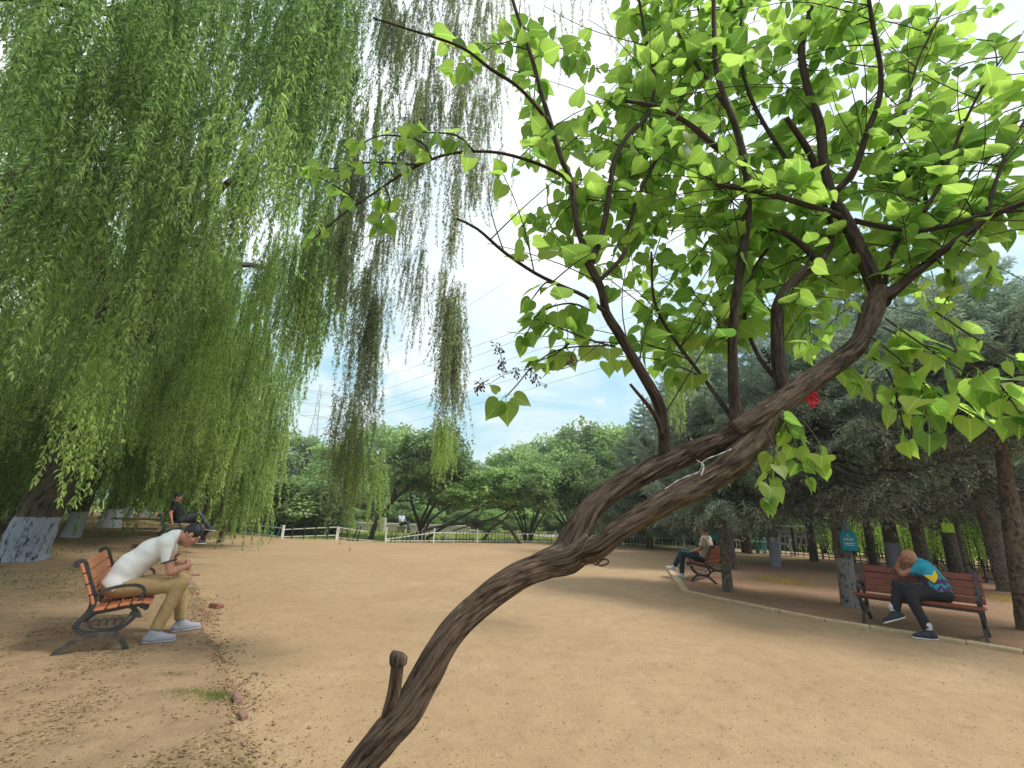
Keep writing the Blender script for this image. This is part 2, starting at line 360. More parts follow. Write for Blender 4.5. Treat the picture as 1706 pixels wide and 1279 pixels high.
M['board_dark'] = simple('notice print', (.07, .09, .09), (.11, .13, .13), .6, 9, 0)
M['seed'] = simple('dry seed capsules', (.10, .05, .035), (.05, .03, .025), .9, 60, .3, .002)
M['fluff'] = simple('white bast fibre', (.55, .53, .52), (.4, .38, .37), .9, 40, .5, .004)
M['litter'] = leafmat('dry leaf litter', (.33, .24, .12), (.52, .41, .22), (.42, .33, .17), .2, .8)
M['litter_dark'] = leafmat('dark leaf litter', (.12, .075, .045), (.24, .16, .09), (.2, .15, .08), .1, .8)
M['pebble'] = simple('pebbles', (.34, .25, .16), (.22, .15, .10), .95, 30, .3, .003, kind='Object')

def groundmat(name, c1, c2, c3, green=None, fine=90., gs=.35, bd=.012, leaves=0.):
    m, t, p, o = mat(name); p.inputs['Roughness'].default_value = .95; p.inputs['Specular IOR Level'].default_value = .1
    v = coords(t, 'Object'); a = noise(t, v, .45, 5., .6, .5); b = noise(t, v, 3.5, 6., .7); f = noise(t, v, fine, 3., .7); g = noise(t, v, 22., 5., .75)
    c = mixc(t, ramp(t, a, [(.38, 0.), (.62, 1.)]), c1, c2)
    c = mixc(t, ramp(t, b, [(.42, 0.), (.72, .7)]), c, c3)
    c = mixc(t, ramp(t, f, [(.3, .5), (.46, 0.)]), c, tuple(x*.5 for x in c3))
    c = mixc(t, ramp(t, g, [(.28, .65), (.40, 0.)]), c, tuple(x*.55 for x in c3))
    c = mixc(t, ramp(t, f, [(.62, 0.), (.72, .5)]), c, tuple(min(1, x*1.45) for x in c1))
    if green:
        gn = noise(t, v, gs, 6., .65, .3); c = mixc(t, ramp(t, gn, [(green[1], 0.), (green[1]+.12, 1.)]), c, mixc(t, b, green[0], tuple(x*.6 for x in green[0])))
    t.links.new(c, p.inputs['Base Color'])
    vo = N(t, 'ShaderNodeTexVoronoi', feature='SMOOTH_F1', _Scale=5.5, _Smoothness=.6, _Randomness=1.); mv = mixc(t, .12, v, noise(t, v, 9., 3.)); t.links.new(mv, vo.inputs['Vector'])
    pit = ramp(t, vo.outputs['Distance'], [(.10, 0.), (.32, 1.)])
    h = mathn(t, 'ADD', mathn(t, 'ADD', b, mathn(t, 'MULTIPLY', pit, .55)), mathn(t, 'ADD', mathn(t, 'MULTIPLY', f, .35), mathn(t, 'MULTIPLY', g, .55)))
    bump(t, p, h, .75, bd); return m
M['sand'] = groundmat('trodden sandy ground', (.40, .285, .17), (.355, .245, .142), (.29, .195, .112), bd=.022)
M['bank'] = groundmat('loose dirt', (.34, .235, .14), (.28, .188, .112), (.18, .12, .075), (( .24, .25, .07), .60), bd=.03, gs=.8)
M['plot'] = groundmat('brown plot dirt', (.34, .215, .135), (.29, .18, .112), (.23, .145, .09), bd=.02)  # the earth's own reddish brown, deeper than the court sand
M['lawn'] = groundmat('lawn', (.19, .25, .055), (.25, .28, .07), (.13, .18, .04), ((.33, .27, .13), .60), bd=.03)
M['paving'] = groundmat('pinkish paving', (.50, .41, .34), (.45, .36, .29), (.40, .32, .26), bd=.005)

# ------------------------------------------------------------------ numpy value noise
_tab = np.random.default_rng(3).uniform(0, 1, (256, 256)).astype(np.float32)
def vn(x, y):
    xi, yi = np.floor(x).astype(int), np.floor(y).astype(int); fx, fy = x-xi, y-yi
    fx, fy = fx*fx*(3-2*fx), fy*fy*(3-2*fy)
    g = lambda a, b: _tab[a & 255, b & 255]
    return (g(xi, yi)*(1-fx)+g(xi+1, yi)*fx)*(1-fy)+(g(xi, yi+1)*(1-fx)+g(xi+1, yi+1)*fx)*fy
def fbm(x, y, o=4):
    s = 0; a = .5
    for i in range(o): s = s+a*(vn(x*2**i+i*17, y*2**i+i*31)-.5); a *= .5
    return s
def sstep(x, a, b): t = np.clip((x-a)/(b-a), 0, 1); return t*t*(3-2*t)

# ------------------------------------------------------------------ ground sheets
def sheet(name, xs, ys, zf, m, label, cat='ground', mask=None):
    X, Y = np.meshgrid(xs, ys); Z = zf(X, Y); V = np.stack([X, Y, Z], -1).reshape(-1, 3); nx, ny = len(xs), len(ys)
    i, j = np.meshgrid(np.arange(nx-1), np.arange(ny-1)); a = (j*nx+i).ravel()
    F = np.stack([a, a+1, a+nx+1, a+nx], 1)
    if mask is not None:
        cxm = (X[:-1, :-1]+X[1:, 1:]).ravel()/2; cym = (Y[:-1, :-1]+Y[1:, 1:]).ravel()/2
        F = F[mask(cxm, cym)]
        used = np.unique(F); re = np.zeros(len(V), int)-1; re[used] = np.arange(len(used)); V = V[used]; F = re[F]
    return tag(obj(name, mesh(name, V, F, m)), label, cat, kind='structure')
# boundary between court and left bank (world x as a function of y)
_bp = np.array([G(*p)[:2] for p in [(470, 1400), (425, 1279), (398, 1190), (388, 1130), (352, 1060), (338, 1000), (322, 955), (312, 928), (330, 908), (368, 893)]])
_bp = np.vstack([[_bp[0, 0]+.6, -6], _bp, [_bp[-1, 0]-1, 60]])
_bo = np.argsort(_bp[:, 1]); _bp = _bp[_bo]
def bank_x(y): return np.interp(y, _bp[:, 1], _bp[:, 0])
def bank_z(X, Y):
    d = bank_x(Y)-X                                   # distance to the left of the edge
    e = d+.18*fbm(X*3, Y*3, 4)
    z = -.05+sstep(e, -.05, .09)*.085+sstep(e, .6, 5)*.05+sstep(d, 3.5, 8)*.13
    z = z+sstep(e, .25, 1.6)*.17*sstep(Y, 9, 12.5)
    return z+.03*fbm(X*2.3+9, Y*2.3, 5)*sstep(d, 0, .5)+.012*fbm(X*11, Y*11, 3)*sstep(d, .0, .2)
def bank_h(x, y): return float(bank_z(np.array([x*1.]), np.array([y*1.]))[0])
xs = np.concatenate([[-260, -180, -100, -60], np.arange(-40, 60.1, 2), [90, 150, 200, 260]])
ys = np.concatenate([[-200, -100, -50], np.arange(-30, 70.1, 2), [100, 160, 220, 320, 430]])
sheet('ground', xs, ys, lambda X, Y: np.full_like(X, -.08)+.02*(Y > 30), M['lawn'], 'wide grassy ground running off past the fence', 'ground')
# court
def court_z(X, Y): return .014*fbm(X*1.3, Y*1.3, 3)+.010*fbm(X*6, Y*6, 4)-.0
fl = [G(372, 886), G(470, 897), G(560, 899), G(642, 904), G(780, 904), G(935, 904), G(1050, 909), G(1135, 912), G(1200, 916), G(1300, 924), G(1400, 934), G(1500, 947), G(1600, 963), G(1690, 976), G(1800, 992)]
fl = np.array(fl)
def fence_y(x): return np.interp(x, fl[:10, 0], fl[:10, 1])
kp = np.array([G(*p)[:2] for p in [(1405, 930), (1300, 934), (1215, 938), (1112, 944), (1143, 987), (1220, 1004), (1300, 1021), (1375, 1035), (1450, 1047), (1530, 1060), (1610, 1073), (1706, 1089), (1850, 1112)]])
yy = np.concatenate([np.arange(-3, 2.4, .3), np.arange(2.4, 6.5, .035), np.arange(6.5, 12, .08), np.arange(12, 36, .4)])
xx = np.concatenate([np.arange(-24, -5, .4), np.arange(-5, 6, .05), np.arange(6, 26, .4)])
def court_mask(x, y):
    ok = (y < np.interp(x, np.r_[-60, fl[:9, 0], 40], np.r_[fl[0, 1]+6, fl[:9, 1], fl[8, 1]])+.25)
    return ok & (x > bank_x(y)-.5)
sheet('sand_court', xx, yy, court_z, M['sand'], 'trodden bare sandy court filling the foreground', 'ground', court_mask)
yy = np.concatenate([np.arange(-3, 2.4, .3), np.arange(2.4, 8.5, .04), np.arange(8.5, 16, .12), np.arange(16, 46, .6)])
xx = np.concatenate([np.arange(-34, -10, .5), np.arange(-10, -5.5, .12), np.arange(-5.5, .2, .04)])
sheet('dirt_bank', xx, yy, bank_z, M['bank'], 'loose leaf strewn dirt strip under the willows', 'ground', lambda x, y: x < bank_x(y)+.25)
# tree plot inside the kerb: polygon
pl = np.vstack([kp[3:], [[14, 4.0], [22, 8], [20, 14.6], [16.2, 19.5]], kp[0:3]])
bmv = [(x, y, .012) for x, y in pl]
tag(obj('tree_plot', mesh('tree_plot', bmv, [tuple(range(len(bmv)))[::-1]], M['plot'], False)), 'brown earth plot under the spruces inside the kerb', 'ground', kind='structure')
# make sure it faces up
me = bpy.data.objects['tree_plot'].data
if me.polygons[0].normal.z < 0: me.flip_normals()
# pavement outside the right fence, pale path beyond the middle fence
def strip(name, c, wdt, z, m, label):
    c = np.array(c)[:, :2]; T = np.gradient(c, axis=0); T /= np.linalg.norm(T, axis=1)[:, None]; S = np.stack([-T[:, 1], T[:, 0]], 1)
    V = np.vstack([np.c_[c+S*wdt/2, np.full(len(c), z)], np.c_[c-S*wdt/2, np.full(len(c), z)]]); n = len(c)
    F = [(i, n+i, n+i+1, i+1) for i in range(n-1)]
    return tag(obj(name, mesh(name, V, F, m, False)), label, 'path', kind='structure')
fr = fl[8:]; off = np.array([norm((p[0]-0, p[1]-4, 0))*2.0 for p in fr]); off[:, 2] = 0
strip('pavement', spline(fr+off, n=6), 3.2, -.01, M['paving'], 'pale pinkish pavement running outside the right hand fence')
strip('park_path', spline([D(560, 862, 38)*[1, 1, 0], D(700, 866, 36)*[1, 1, 0], D(820, 870, 36)*[1, 1, 0], D(930, 878, 33)*[1, 1, 0], D(1100, 890, 30)*[1, 1, 0], D(1250, 900, 29)*[1, 1, 0]], n=5), 3.0, -.045, M['paving'], 'pale pinkish path curving past the lilac trees')
strip('road', [(-60, 52), (0, 54), (60, 50), (90, 40)], 6, -.04, M['concrete'], 'pale road far behind the park trees')

# kerb of sandstone pieces
kerb = thing('kerb', 'low sandstone kerb bordering the brown tree plot', 'kerb'); kerb['kind'] = 'structure'
def kerb_run(pts, wd, hgt, step=.62):
    for a, b in zip(pts[:-1], pts[1:]):
        Ln = np.linalg.norm(b-a); n = max(1, round(Ln/step)); d = (b-a)/Ln; ang = math.atan2(d[1], d[0])
        for i in range(n):
            c = a+d*(i+.5)*Ln/n; l = Ln/n
            mb = MB(); mb.box((0, 0, 0), (l-.008, wd, hgt+.1), bev=.012)
            o = mb.build('kerb_stone', M['kerb'], kerb, loc=(c[0], c[1], hgt/2-.05+random.uniform(-.004, .004)), rot=(random.uniform(-.02, .02), random.uniform(-.008, .008), ang+random.uniform(-.008, .008)))
kerb_run(kp[:4], .08, .03, .9); kerb_run(kp[3:5], .16, .05); kerb_run(kp[4:], .10, .05)

# ------------------------------------------------------------------ vegetation tools
def frames(T, Nn):
    """rows: x = T x N, y = T, z = N (orthonormalised)"""
    T = T/(np.linalg.norm(T, axis=1)[:, None]+1e-9)
    Nn = Nn-T*np.sum(T*Nn, 1)[:, None]; Nn /= np.linalg.norm(Nn, axis=1)[:, None]+1e-9
    X = np.cross(T, Nn); return np.stack([X, T, Nn], 1)
def scatter(tv, tf, P, T, Nn, S, rn=None, lf=None, g=rng):
    """copies of a little template at P along T with normal Nn and size S"""
    R = frames(T, Nn); S = np.asarray(S)
    S = S[:, None] if S.ndim == 1 else S
    tvs = tv[None]*S[:, None, :] if S.shape[1] == 3 else tv[None]*S[:, :, None]
    V = np.einsum('nvk,nkc->nvc', tvs, R)+P[:, None, :]
    n, k = len(P), len(tv)
    F = [(f[None]+(np.arange(n)*k)[:, None, None]).reshape(-1, f.shape[1]) for f in tf]
    rn = g.uniform(0, 1, n) if rn is None else rn
    return V.reshape(-1, 3), F, np.repeat(rn, k)
KITE = (np.array([[0, 0, 0], [.5, .45, .06], [0, 1, -.04], [-.5, .45, .06]], float), [np.array([[0, 1, 2], [0, 2, 3]])])
LANCE = (np.array([[0, 0, 0], [.5, .33, .12], [.42, .66, .02], [0, 1, -.12], [-.42, .66, .02], [-.5, .33, .12], [0, .5, 0]], float),
         [np.array([[0, 1, 6], [1, 2, 6], [2, 3, 6], [3, 4, 6], [4, 5, 6], [5, 0, 6]])])
def randdir(n, g=rng):
    v = g.normal(size=(n, 3)); return v/np.linalg.norm(v, axis=1)[:, None]

# hanging willow branch: a bundle of strands
def willow_bundle(name, ns, length, spread, leaf, lw, dens, m, tmpl, seed, lean=0., thin=.0022, tubes=True):
    g = np.random.default_rng(seed); mb = MB(); Ps, Ts, Ns, Ss = [], [], [], []
    for i in range(ns):
        Ln = length*g.uniform(.45, 1.)*(1 if i else 1.05); x0, y0 = g.normal(0, spread, 2); z0 = -g.uniform(0, length*.42) if i else 0
        m_ = max(5, int(Ln/.18)); t = np.linspace(0, 1, m_)
        a, b = g.uniform(0, 6), g.uniform(0, 6); w_ = .05*Ln
        Px = x0*(1+.5*t)+w_*np.sin(t*g.uniform(2, 5)+a)*t+lean*t*t*Ln; Py = y0*(1+.5*t)+w_*np.sin(t*g.uniform(2, 5)+b)*t
        P = np.stack([Px, Py, z0-Ln*t], 1)
        if tubes: mb.tube(P, np.linspace(thin, thin*.4, m_), 3, cap=False)
        k = int(Ln*dens); tt = np.sort(g.uniform(.02, 1., k)); q = np.stack([np.interp(tt, t, P[:, c]) for c in range(3)], 1)
        ang = g.uniform(0, 2*PI, k); out = np.stack([np.cos(ang), np.sin(ang), np.zeros(k)], 1)
        dz = g.uniform(.6, 2.2, k)[:, None]
        Ts.append(out-np.array([0, 0, 1.])*dz); Ns.append(out*.8+[0, 0, .6]+g.normal(0, .3, (k, 3))); Ps.append(q)
        Ss.append(np.stack([leaf*lw*g.uniform(.8, 1.3, k), leaf*g.uniform(.6, 1.15, k)*(1-.35*tt), np.full(k, leaf)], 1))
    V, F, rn = scatter(tmpl[0], tmpl[1], np.vstack(Ps), np.vstack(Ts), np.vstack(Ns), np.vstack(Ss), g=g)
    if tubes:
        V2 = np.concatenate(mb.V); F2 = np.array(mb.F); n0 = len(V); V = np.vstack([V, V2]); F = F+[F2+n0]
        rn = np.concatenate([rn, np.zeros(len(V2))]); nf = sum(len(f) for f in F[:-1]); mi = np.concatenate([np.zeros(nf), np.ones(len(F2))])
        return mesh(name, V, F, [m, M['twig']], False, {'rn': rn, 'bk': V*.1}, mi)
    return mesh(name, V, F, m, False, {'rn': rn})
def tree_trunk(name, P, R, m, parent, n=20, seed=1, ridge=.10, step=.12, label=None, twist=.1):
    PR = spline(np.c_[np.asarray(P, float), np.asarray(R, float)], step)
    V, F, B = tube(PR[:, :3], PR[:, 3], n, twist, ridge, seed)
    return obj(name, mesh(name, V, F, m, True, {'bk': B}), parent, label=label)

# --- willow bundles (shared meshes)
WB_near = [willow_bundle('willow_strands_near', 7, 1.5, .10, .105, .135, 62, M['willow_leaf'], LANCE, 100+i, lean=.05*(i % 2)) for i in range(4)]
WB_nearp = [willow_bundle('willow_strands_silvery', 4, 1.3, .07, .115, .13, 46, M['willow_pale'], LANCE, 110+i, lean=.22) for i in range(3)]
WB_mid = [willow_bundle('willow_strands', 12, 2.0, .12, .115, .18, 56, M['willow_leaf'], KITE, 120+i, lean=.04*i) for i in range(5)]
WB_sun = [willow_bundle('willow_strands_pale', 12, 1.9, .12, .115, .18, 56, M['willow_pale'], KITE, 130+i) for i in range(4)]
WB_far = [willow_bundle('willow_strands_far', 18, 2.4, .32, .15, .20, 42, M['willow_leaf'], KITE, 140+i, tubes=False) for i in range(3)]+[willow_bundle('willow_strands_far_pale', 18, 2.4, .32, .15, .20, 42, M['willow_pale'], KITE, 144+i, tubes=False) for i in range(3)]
WB_grey = [willow_bundle('willow_strands_grey', 11, 1.7, .065, .085, .16, 60, M['willow_grey'], KITE, 150+i, lean=-.03*i) for i in range(3)]
WB_greyw = [willow_bundle('willow_strands_thin', 5, 2.0, .16, .085, .15, 60, M['willow_grey'], KITE, 156+i) for i in range(3)]
def hang(parent, P, me, s=1., rz=None, tilt=.04, sz=None):
    o = bpy.data.objects.new('hanging_branch', me); col.objects.link(o); o.parent = parent
    o.location = Vector(P)-parent.location; o.rotation_euler = (random.uniform(-tilt, tilt), random.uniform(-tilt, tilt), random.uniform(0, 6.28) if rz is None else rz)
    o.scale = (s, s, sz or s); return o

def willow(label, base, lean, height, rad, n, kinds, zlow, R0, seed, skip=None, mt='willow_painted', zb=0.):
    g = np.random.default_rng(seed); b = np.array(base, float)
    t = thing('willow_tree', label, 'tree', loc=b, group='willows along the dirt bank')
    H = height*.42; top = np.array([lean[0]*H, lean[1]*H, H])
    P = [(0, 0, -.25), (lean[0]*.15, lean[1]*.15, .15), tuple(top*.3), tuple(top*.62+[.1, .05, 0]), tuple(top)]
    tree_trunk('trunk', P, [R0*1.5, R0*1.12, R0*.93, R0*.85, R0*.72], M[mt], t, 28, seed, .07)
    for k in range(6):
        a = k*1.05+g.uniform(-.3, .3); rr = rad*g.uniform(.55, .85); e = top+[math.cos(a)*rr, math.sin(a)*rr, height*g.uniform(.32, .55)]
        mid = top*.55+e*.45+[0, 0, height*.10]
        tree_trunk('limb', [top*g.uniform(.75, .98), mid, e], [R0*.5, R0*.3, R0*.1], M['willow_bark'], t, 9, seed+k, .08, .3)
    for k in range(n):
        a = g.uniform(0, 2*PI); q = g.uniform(0, 1)**.45; r = rad*q
        x, y = top[0]+math.cos(a)*r, top[1]+math.sin(a)*r
        hi = height*(1-.38*q**2.2); lo = zlow+height*.10*(1-q)
        z = g.uniform(lo+1.6, hi) if g.random() > .3 else lo+g.uniform(1.6, 2.4)
        p = b+[x, y, z]
        if skip and skip(p): continue
        kk = kinds[g.integers(len(kinds))]; s = g.uniform(.85, 1.25); p[2] = max(p[2], 2.5*s+.2); hang(t, p, kk[g.integers(len(kk))], s)
    return t

# ------------------------------------------------------------------ willows at the left
def guard(x0=0, ylim=None):
    """keep strands out of the court's air and of the near view"""
    def f(p):
        qx, qy, _ = proj(p-[0, 0, 2.3])
        if 150 < qx[0] < 360 and qy[0] > 826: return True
        px, py, fz = proj(p-[0, 0, 1.3]); return fz[0] > 0 and (px[0] > 565 and py[0] > -100)
    return f
def onbank(x, y, Y):
    p = D(x, y, Y); return np.array([p[0], p[1], bank_h(p[0], p[1])])
b1 = onbank(36, 925, 10.6)
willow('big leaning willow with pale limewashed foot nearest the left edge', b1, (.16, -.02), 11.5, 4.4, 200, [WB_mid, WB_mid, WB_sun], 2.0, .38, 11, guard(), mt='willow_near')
b2 = onbank(118, 893, 15.2)
willow('thinner grey willow behind the big one with whitewash on one side', b2, (.10, 0), 12, 4.4, 190, [WB_far[:3], WB_far], 1.5, .21, 12, guard())
b3 = onbank(180, 878, 20.5)
willow('willow with a straight whitewashed foot, second row left of the loungers', b3, (.12, 0), 13, 5., 190, [WB_far, WB_far[3:]], 1.1, .34, 13, guard())
b4 = onbank(207, 866, 27)
willow('willow with a narrow whitewashed foot, fourth from the left edge', b4, (.05, 0), 14, 5.5, 130, [WB_far, WB_far[3:]], .9, .30, 14, guard())
b5 = onbank(243, 860, 31)
willow('farthest willow of the row, its whitewashed foot half lost in leaves', b5, (.05, 0), 15, 6.5, 150, [WB_far, WB_far[3:]], .8, .28, 15, guard())

# near willow whose limbs reach in overhead from beyond the left edge
wn = thing('willow_tree', 'nearest willow with branches hanging in overhead and long bare limbs', 'tree', loc=(-7.2, 2.2, .1), group='willows along the dirt bank')
tree_trunk('trunk', [(0, 0, -.3), (.1, 0, 1.0), (.3, .2, 2.6), (.8, .4, 4.2)], [.5, .4, .36, .3], M['willow_painted'], wn, 28, 31, .07)
wl = np.array(wn.location)
def limb_w(pts, r0, r1, m='willow_bark', name='limb', n=8):
    P = np.array([D(*p) if len(p) == 3 else p for p in pts])-wl; return tree_trunk(name, P, np.linspace(r0, r1, len(P)), M[m], wn, n, int(abs(P[0, 0]*100)), .06, .12)
TOP = np.array([-6.4, 2.6, 4.3])-0
def world(*p): return tuple(p)
limb_w([(-300, 340, 5.0), (-60, 330, 5.4), (100, 268, 6.0), (230, 250, 6.6), (330, 190, 7.2)], .15, .05)
limb_w([(-300, 420, 5.2), (0, 345, 5.6), (110, 290, 6.1), (240, 330, 6.8)], .12, .03)
limb_w([(-260, 120, 3.2), (0, -60, 3.6), (300, -120, 4.2), (700, -140, 4.6), (1000, -120, 5.0)], .12, .04)
limb_w([(-200, -20, 4.2), (120, 10, 4.8), (290, 70, 5.0), (330, 150, 5.0)], .045, .012)
limb_w([(560, -120, 4.8), (640, -20, 4.6), (655, 60, 4.5), (640, 110, 4.5)], .02, .006)
limb_w([(700, -160, 4.6), (800, -60, 4.4), (1120, -60, 4.9), (1180, 120, 5.8)], .05, .01)
gw = np.random.default_rng(77)
def curtain(n, xr, yr, Yr, meshes, s=(.8, 1.2), ycut=None, tilt=.05):
    for i in range(n):
        x = gw.uniform(*xr); y = gw.uniform(*yr); Y = gw.uniform(*Yr)
        if ycut and y > ycut(x): y = ycut(x)-gw.uniform(0, 120)
        mm = meshes[gw.integers(len(meshes))]; sc_ = gw.uniform(*s)
        p = D(x, y, Y)                      # lower end of the bundle
        hang(wn, p+[0, 0, 1.75*sc_], mm, sc_, tilt=tilt)
# the near canopy: strand ends reach different heights
curtain(95, (-150, 330), (20, 560), (3.6, 7.), WB_mid+WB_near)
curtain(60, (-100, 560), (60, 420), (6.5, 10), WB_mid+WB_sun, (1., 1.4))
curtain(70, (200, 620), (-40, 330), (4.0, 7.5), WB_mid)
curtain(26, (470, 565), (330, 640), (6.5, 10), WB_mid+WB_sun, (.8, 1.1))
curtain(40, (60, 520), (500, 700), (7.5, 11), WB_mid+WB_sun, (.8, 1.1), lambda x: 760-.35*abs(x-250))
curtain(13, (330, 450), (300, 500), (2.6, 3.2), WB_nearp, (.55, .85), tilt=.22)
curtain(9, (60, 210), (480, 820), (4.2, 6), WB_near+WB_sun, (.7, 1.))
# the thin bundles seen against the sky
def streamer(path, w, n, Y, meshes, s=.8):
    P = spline(np.array(path, float), n=8); k = len(P)
    for i in range(n):
        q = P[int(gw.uniform(0, k))]; p = D(q[0]+gw.normal(0, w), q[1], Y+gw.normal(0, .18)); hang(wn, p+[0, 0, 1.15*s], meshes[gw.integers(len(meshes))], s, sz=s*.8, tilt=.03)
streamer([(565, 430), (600, 560), (592, 700), (575, 830)], 15, 27, 5.2, WB_grey, .75)
streamer([(575, 700), (578, 790), (600, 845)], 22, 9, 5.4, WB_sun, .45)
streamer([(625, 400), (632, 500), (630, 600)], 9, 8, 5.6, WB_grey, .7)
streamer([(700, 200), (697, 400), (690, 560)], 9, 15, 5.0, WB_grey, .62)
streamer([(775, 150), (768, 400), (752, 600), (745, 690)], 10, 27, 4.8, WB_grey, .72)
streamer([(745, 790), (742, 740), (738, 825)], 11, 6, 4.9, WB_sun, .33)  # lit lower tip, done with the paler leaf colour
streamer([(820, 100), (815, 300), (822, 370)], 7, 6, 5.2, WB_grey, .5)
streamer([(1135, 560), (1140, 640), (1140, 735)], 16, 8, 6.5, WB_sun, .5)
curtain(30, (590, 850), (-60, 420), (5, 7), WB_greyw, (.8, 1.1))
for q in ([(630, -60), (640, 100), (655, 330)], [(700, -60), (705, 120), (700, 300)], [(745, -60), (742, 80), (738, 240)], [(800, -60), (805, 100), (800, 260)], [(590, 250), (585, 340), (600, 420)]): streamer(q, 11, 12, 5.3, WB_grey, .75)
curtain(16, (860, 1180), (-80, 200), (6, 8), WB_greyw, (.8, 1.1))
curtain(16, (520, 680), (-60, 380), (5.5, 8), WB_mid, (.8, 1.1))

# ------------------------------------------------------------------ crowns of broadleaved park trees (shared meshes)
def crown_mesh(name, seed, nl, m, leaf=.13, clumps=46, flat=1., hole=.0):
    g = np.random.default_rng(seed); c = randdir(clumps, g); c[:, 2] = np.where(g.random(clumps) < .45, -np.abs(c[:, 2])*.85, np.abs(c[:, 2]))
    c *= g.uniform(.45, .92, clumps)[:, None]; rad = g.uniform(.16, .34, clumps)
    k = g.integers(0, clumps, nl); d = randdir(nl, g); P = c[k]+d*rad[k][:, None]*g.uniform(.55, 1.12, nl)[:, None]*[1, 1, .8]
    stray = g.random(nl) < .06; P[stray] *= g.uniform(1.02, 1.18, stray.sum())[:, None]
    T = d+randdir(nl, g)*.9+[0, 0, -.3]; Nn = d*.6+[0, 0, .8]+randdir(nl, g)*.5
    V, F, rn = scatter(*KITE, P, T, Nn, leaf*g.uniform(.6, 1.2, nl), g=g)
    V[:, 2] *= flat
    base = rng.uniform(0, 1, clumps); rn = np.repeat(.72*base[k]+.28*g.random(nl), 4)
    return mesh(name, V, F, m, False, {'rn': rn*.999})
CR = [crown_mesh('crown', 200+i, 9000, M['tree_leaf'], .075, 50) for i in range(3)]
CRB = [crown_mesh('crown_bright', 210+i, 7000, M['tree_leaf_bright'], .085, 44) for i in range(3)]
def park_tree(name, label, base, stems, cz, cr, meshes, group=None, cat='tree', sm='stem', seed=0, r0=.07, extra=0):
    """stems: list of point lists relative to the base; cr crown radii; cz crown centre height"""
    g = np.random.default_rng(seed+900); t = thing(name, label, cat, loc=base, rz=0, group=group)
    for i, P in enumerate(stems): tree_trunk('trunk' if len(stems) == 1 else 'stem', P, np.linspace(r0, r0*.3, len(P)), M[sm], t, 8, seed+i, .08, .25)
    o = obj('crown', meshes[g.integers(len(meshes))], t, loc=(cz[0], cz[1], cz[2]), rot=(0, 0, g.uniform(0, 6)), scale=cr)
    for k in range(extra):
        a = g.uniform(0, 6.28); f = g.uniform(.4, .6)
        obj('crown', meshes[g.integers(len(meshes))], t, loc=(cz[0]+math.cos(a)*cr[0]*.7, cz[1]+math.sin(a)*cr[1]*.7, cz[2]-cr[2]*g.uniform(-.1, .4)), rot=(0, 0, g.uniform(0, 6)), scale=(cr[0]*f, cr[1]*f, cr[2]*f))
    return t
def flare(n, h, spread, g, r=.25):
    out = []
    for i in range(n):
        a = i*6.28/n+g.uniform(-.4, .4); s = spread*g.uniform(.5, 1.1)
        out.append([(math.cos(a)*r*.4, math.sin(a)*r*.4, -.1), (math.cos(a)*s*.35, math.sin(a)*s*.35, h*.35), (math.cos(a)*s*.75, math.sin(a)*s*.75, h*.7), (math.cos(a)*s, math.sin(a)*s, h)])
    return out
g5 = np.random.default_rng(5)
GPK = 'round crowned trees beyond the middle fence'
z0 = -.08
def gp(x, Y): p = D(x, 850, Y); return (p[0], p[1], z0)
p = gp(622, 24)
park_tree('park_tree', 'leaning dark green tree with bent pale trunk left of middle fence gap', p, [[(0, 0, -.1), (.25, 0, .9), (.9, .2, 1.9), (2.0, .3, 3.0), (2.9, .3, 3.9)], [(.9, .2, 1.9), (1.1, .2, 3.1), (1.9, .2, 4.3)]], (2.4, .6, 4.0), (2.6, 2.3, 2.5), CR, GPK, seed=1, r0=.14, extra=3)
p = gp(705, 25)
park_tree('park_tree', 'round tree with a forked pale stem behind the second fence post', p, [[(0, 0, -.1), (-.1, 0, .8), (.2, 0, 1.6), (.5, .2, 2.8)], [(0, 0, .6), (.5, .1, 1.7), (1.2, .2, 2.9)], [(-.05, 0, .5), (-.6, .1, 1.7), (-.9, .2, 2.6)]], (.5, .5, 3.8), (2.2, 2., 1.9), CR, GPK, seed=2, r0=.11, extra=3)
p = gp(775, 23.5)
t = park_tree('park_tree', 'sprawling tree with low trunks lying almost flat behind the fence', p, [[(-2.6, 0, .25), (-1.4, 0, .7), (0, 0, .95), (1.4, .2, 1.2), (2.6, .3, 1.9)], [(2.9, 0, -.05), (2.3, 0, .7), (1.7, 0, 1.15), (.8, .2, 1.0), (-.6, .2, .55)], [(-2.2, .1, -.1), (-1.2, .1, .6), (.3, .1, 1.5), (1.6, .1, 2.2)], [(.9, 0, -.1), (1.3, 0, .7), (2.1, 0, 1.3), (2.5, .1, 2.2)], [(-2., .1, -.1), (-1.8, .1, .9), (-.9, .1, 1.7), (.2, .2, 2.6)]], (1.2, .9, 2.7), (2.2, 2., 1.4), CRB, GPK, seed=3, r0=.085, extra=3)
p = gp(880, 25)
park_tree('park_tree', 'bushy tree on a fan of many dark stems behind middle fence', p, flare(9, 2.3, 1.3, g5), (0, .1, 2.9), (2.0, 1.9, 1.7), CR+CRB, GPK, seed=4, r0=.06, extra=3)
p = gp(958, 26.5)
park_tree('park_tree', 'grey green tree on dark stems just left of the lilac trunk', p, flare(6, 2.4, 1.2, g5)+[[(.3, 0, -.1), (-.6, 0, .9), (-1.5, 0, 1.9), (-2., 0, 2.6)]], (0, .1, 3.1), (2.0, 2., 2.1), CR, GPK, seed=5, r0=.08, extra=3)
p = gp(1045, 27)
park_tree('park_tree', 'bushy tree glimpsed between the two lilac limbs', p, flare(6, 2.2, 1.1, g5), (0, .1, 3.0), (2.1, 2., 1.8), CR, GPK, seed=6, r0=.07, extra=2)
p = gp(490, 24.5)
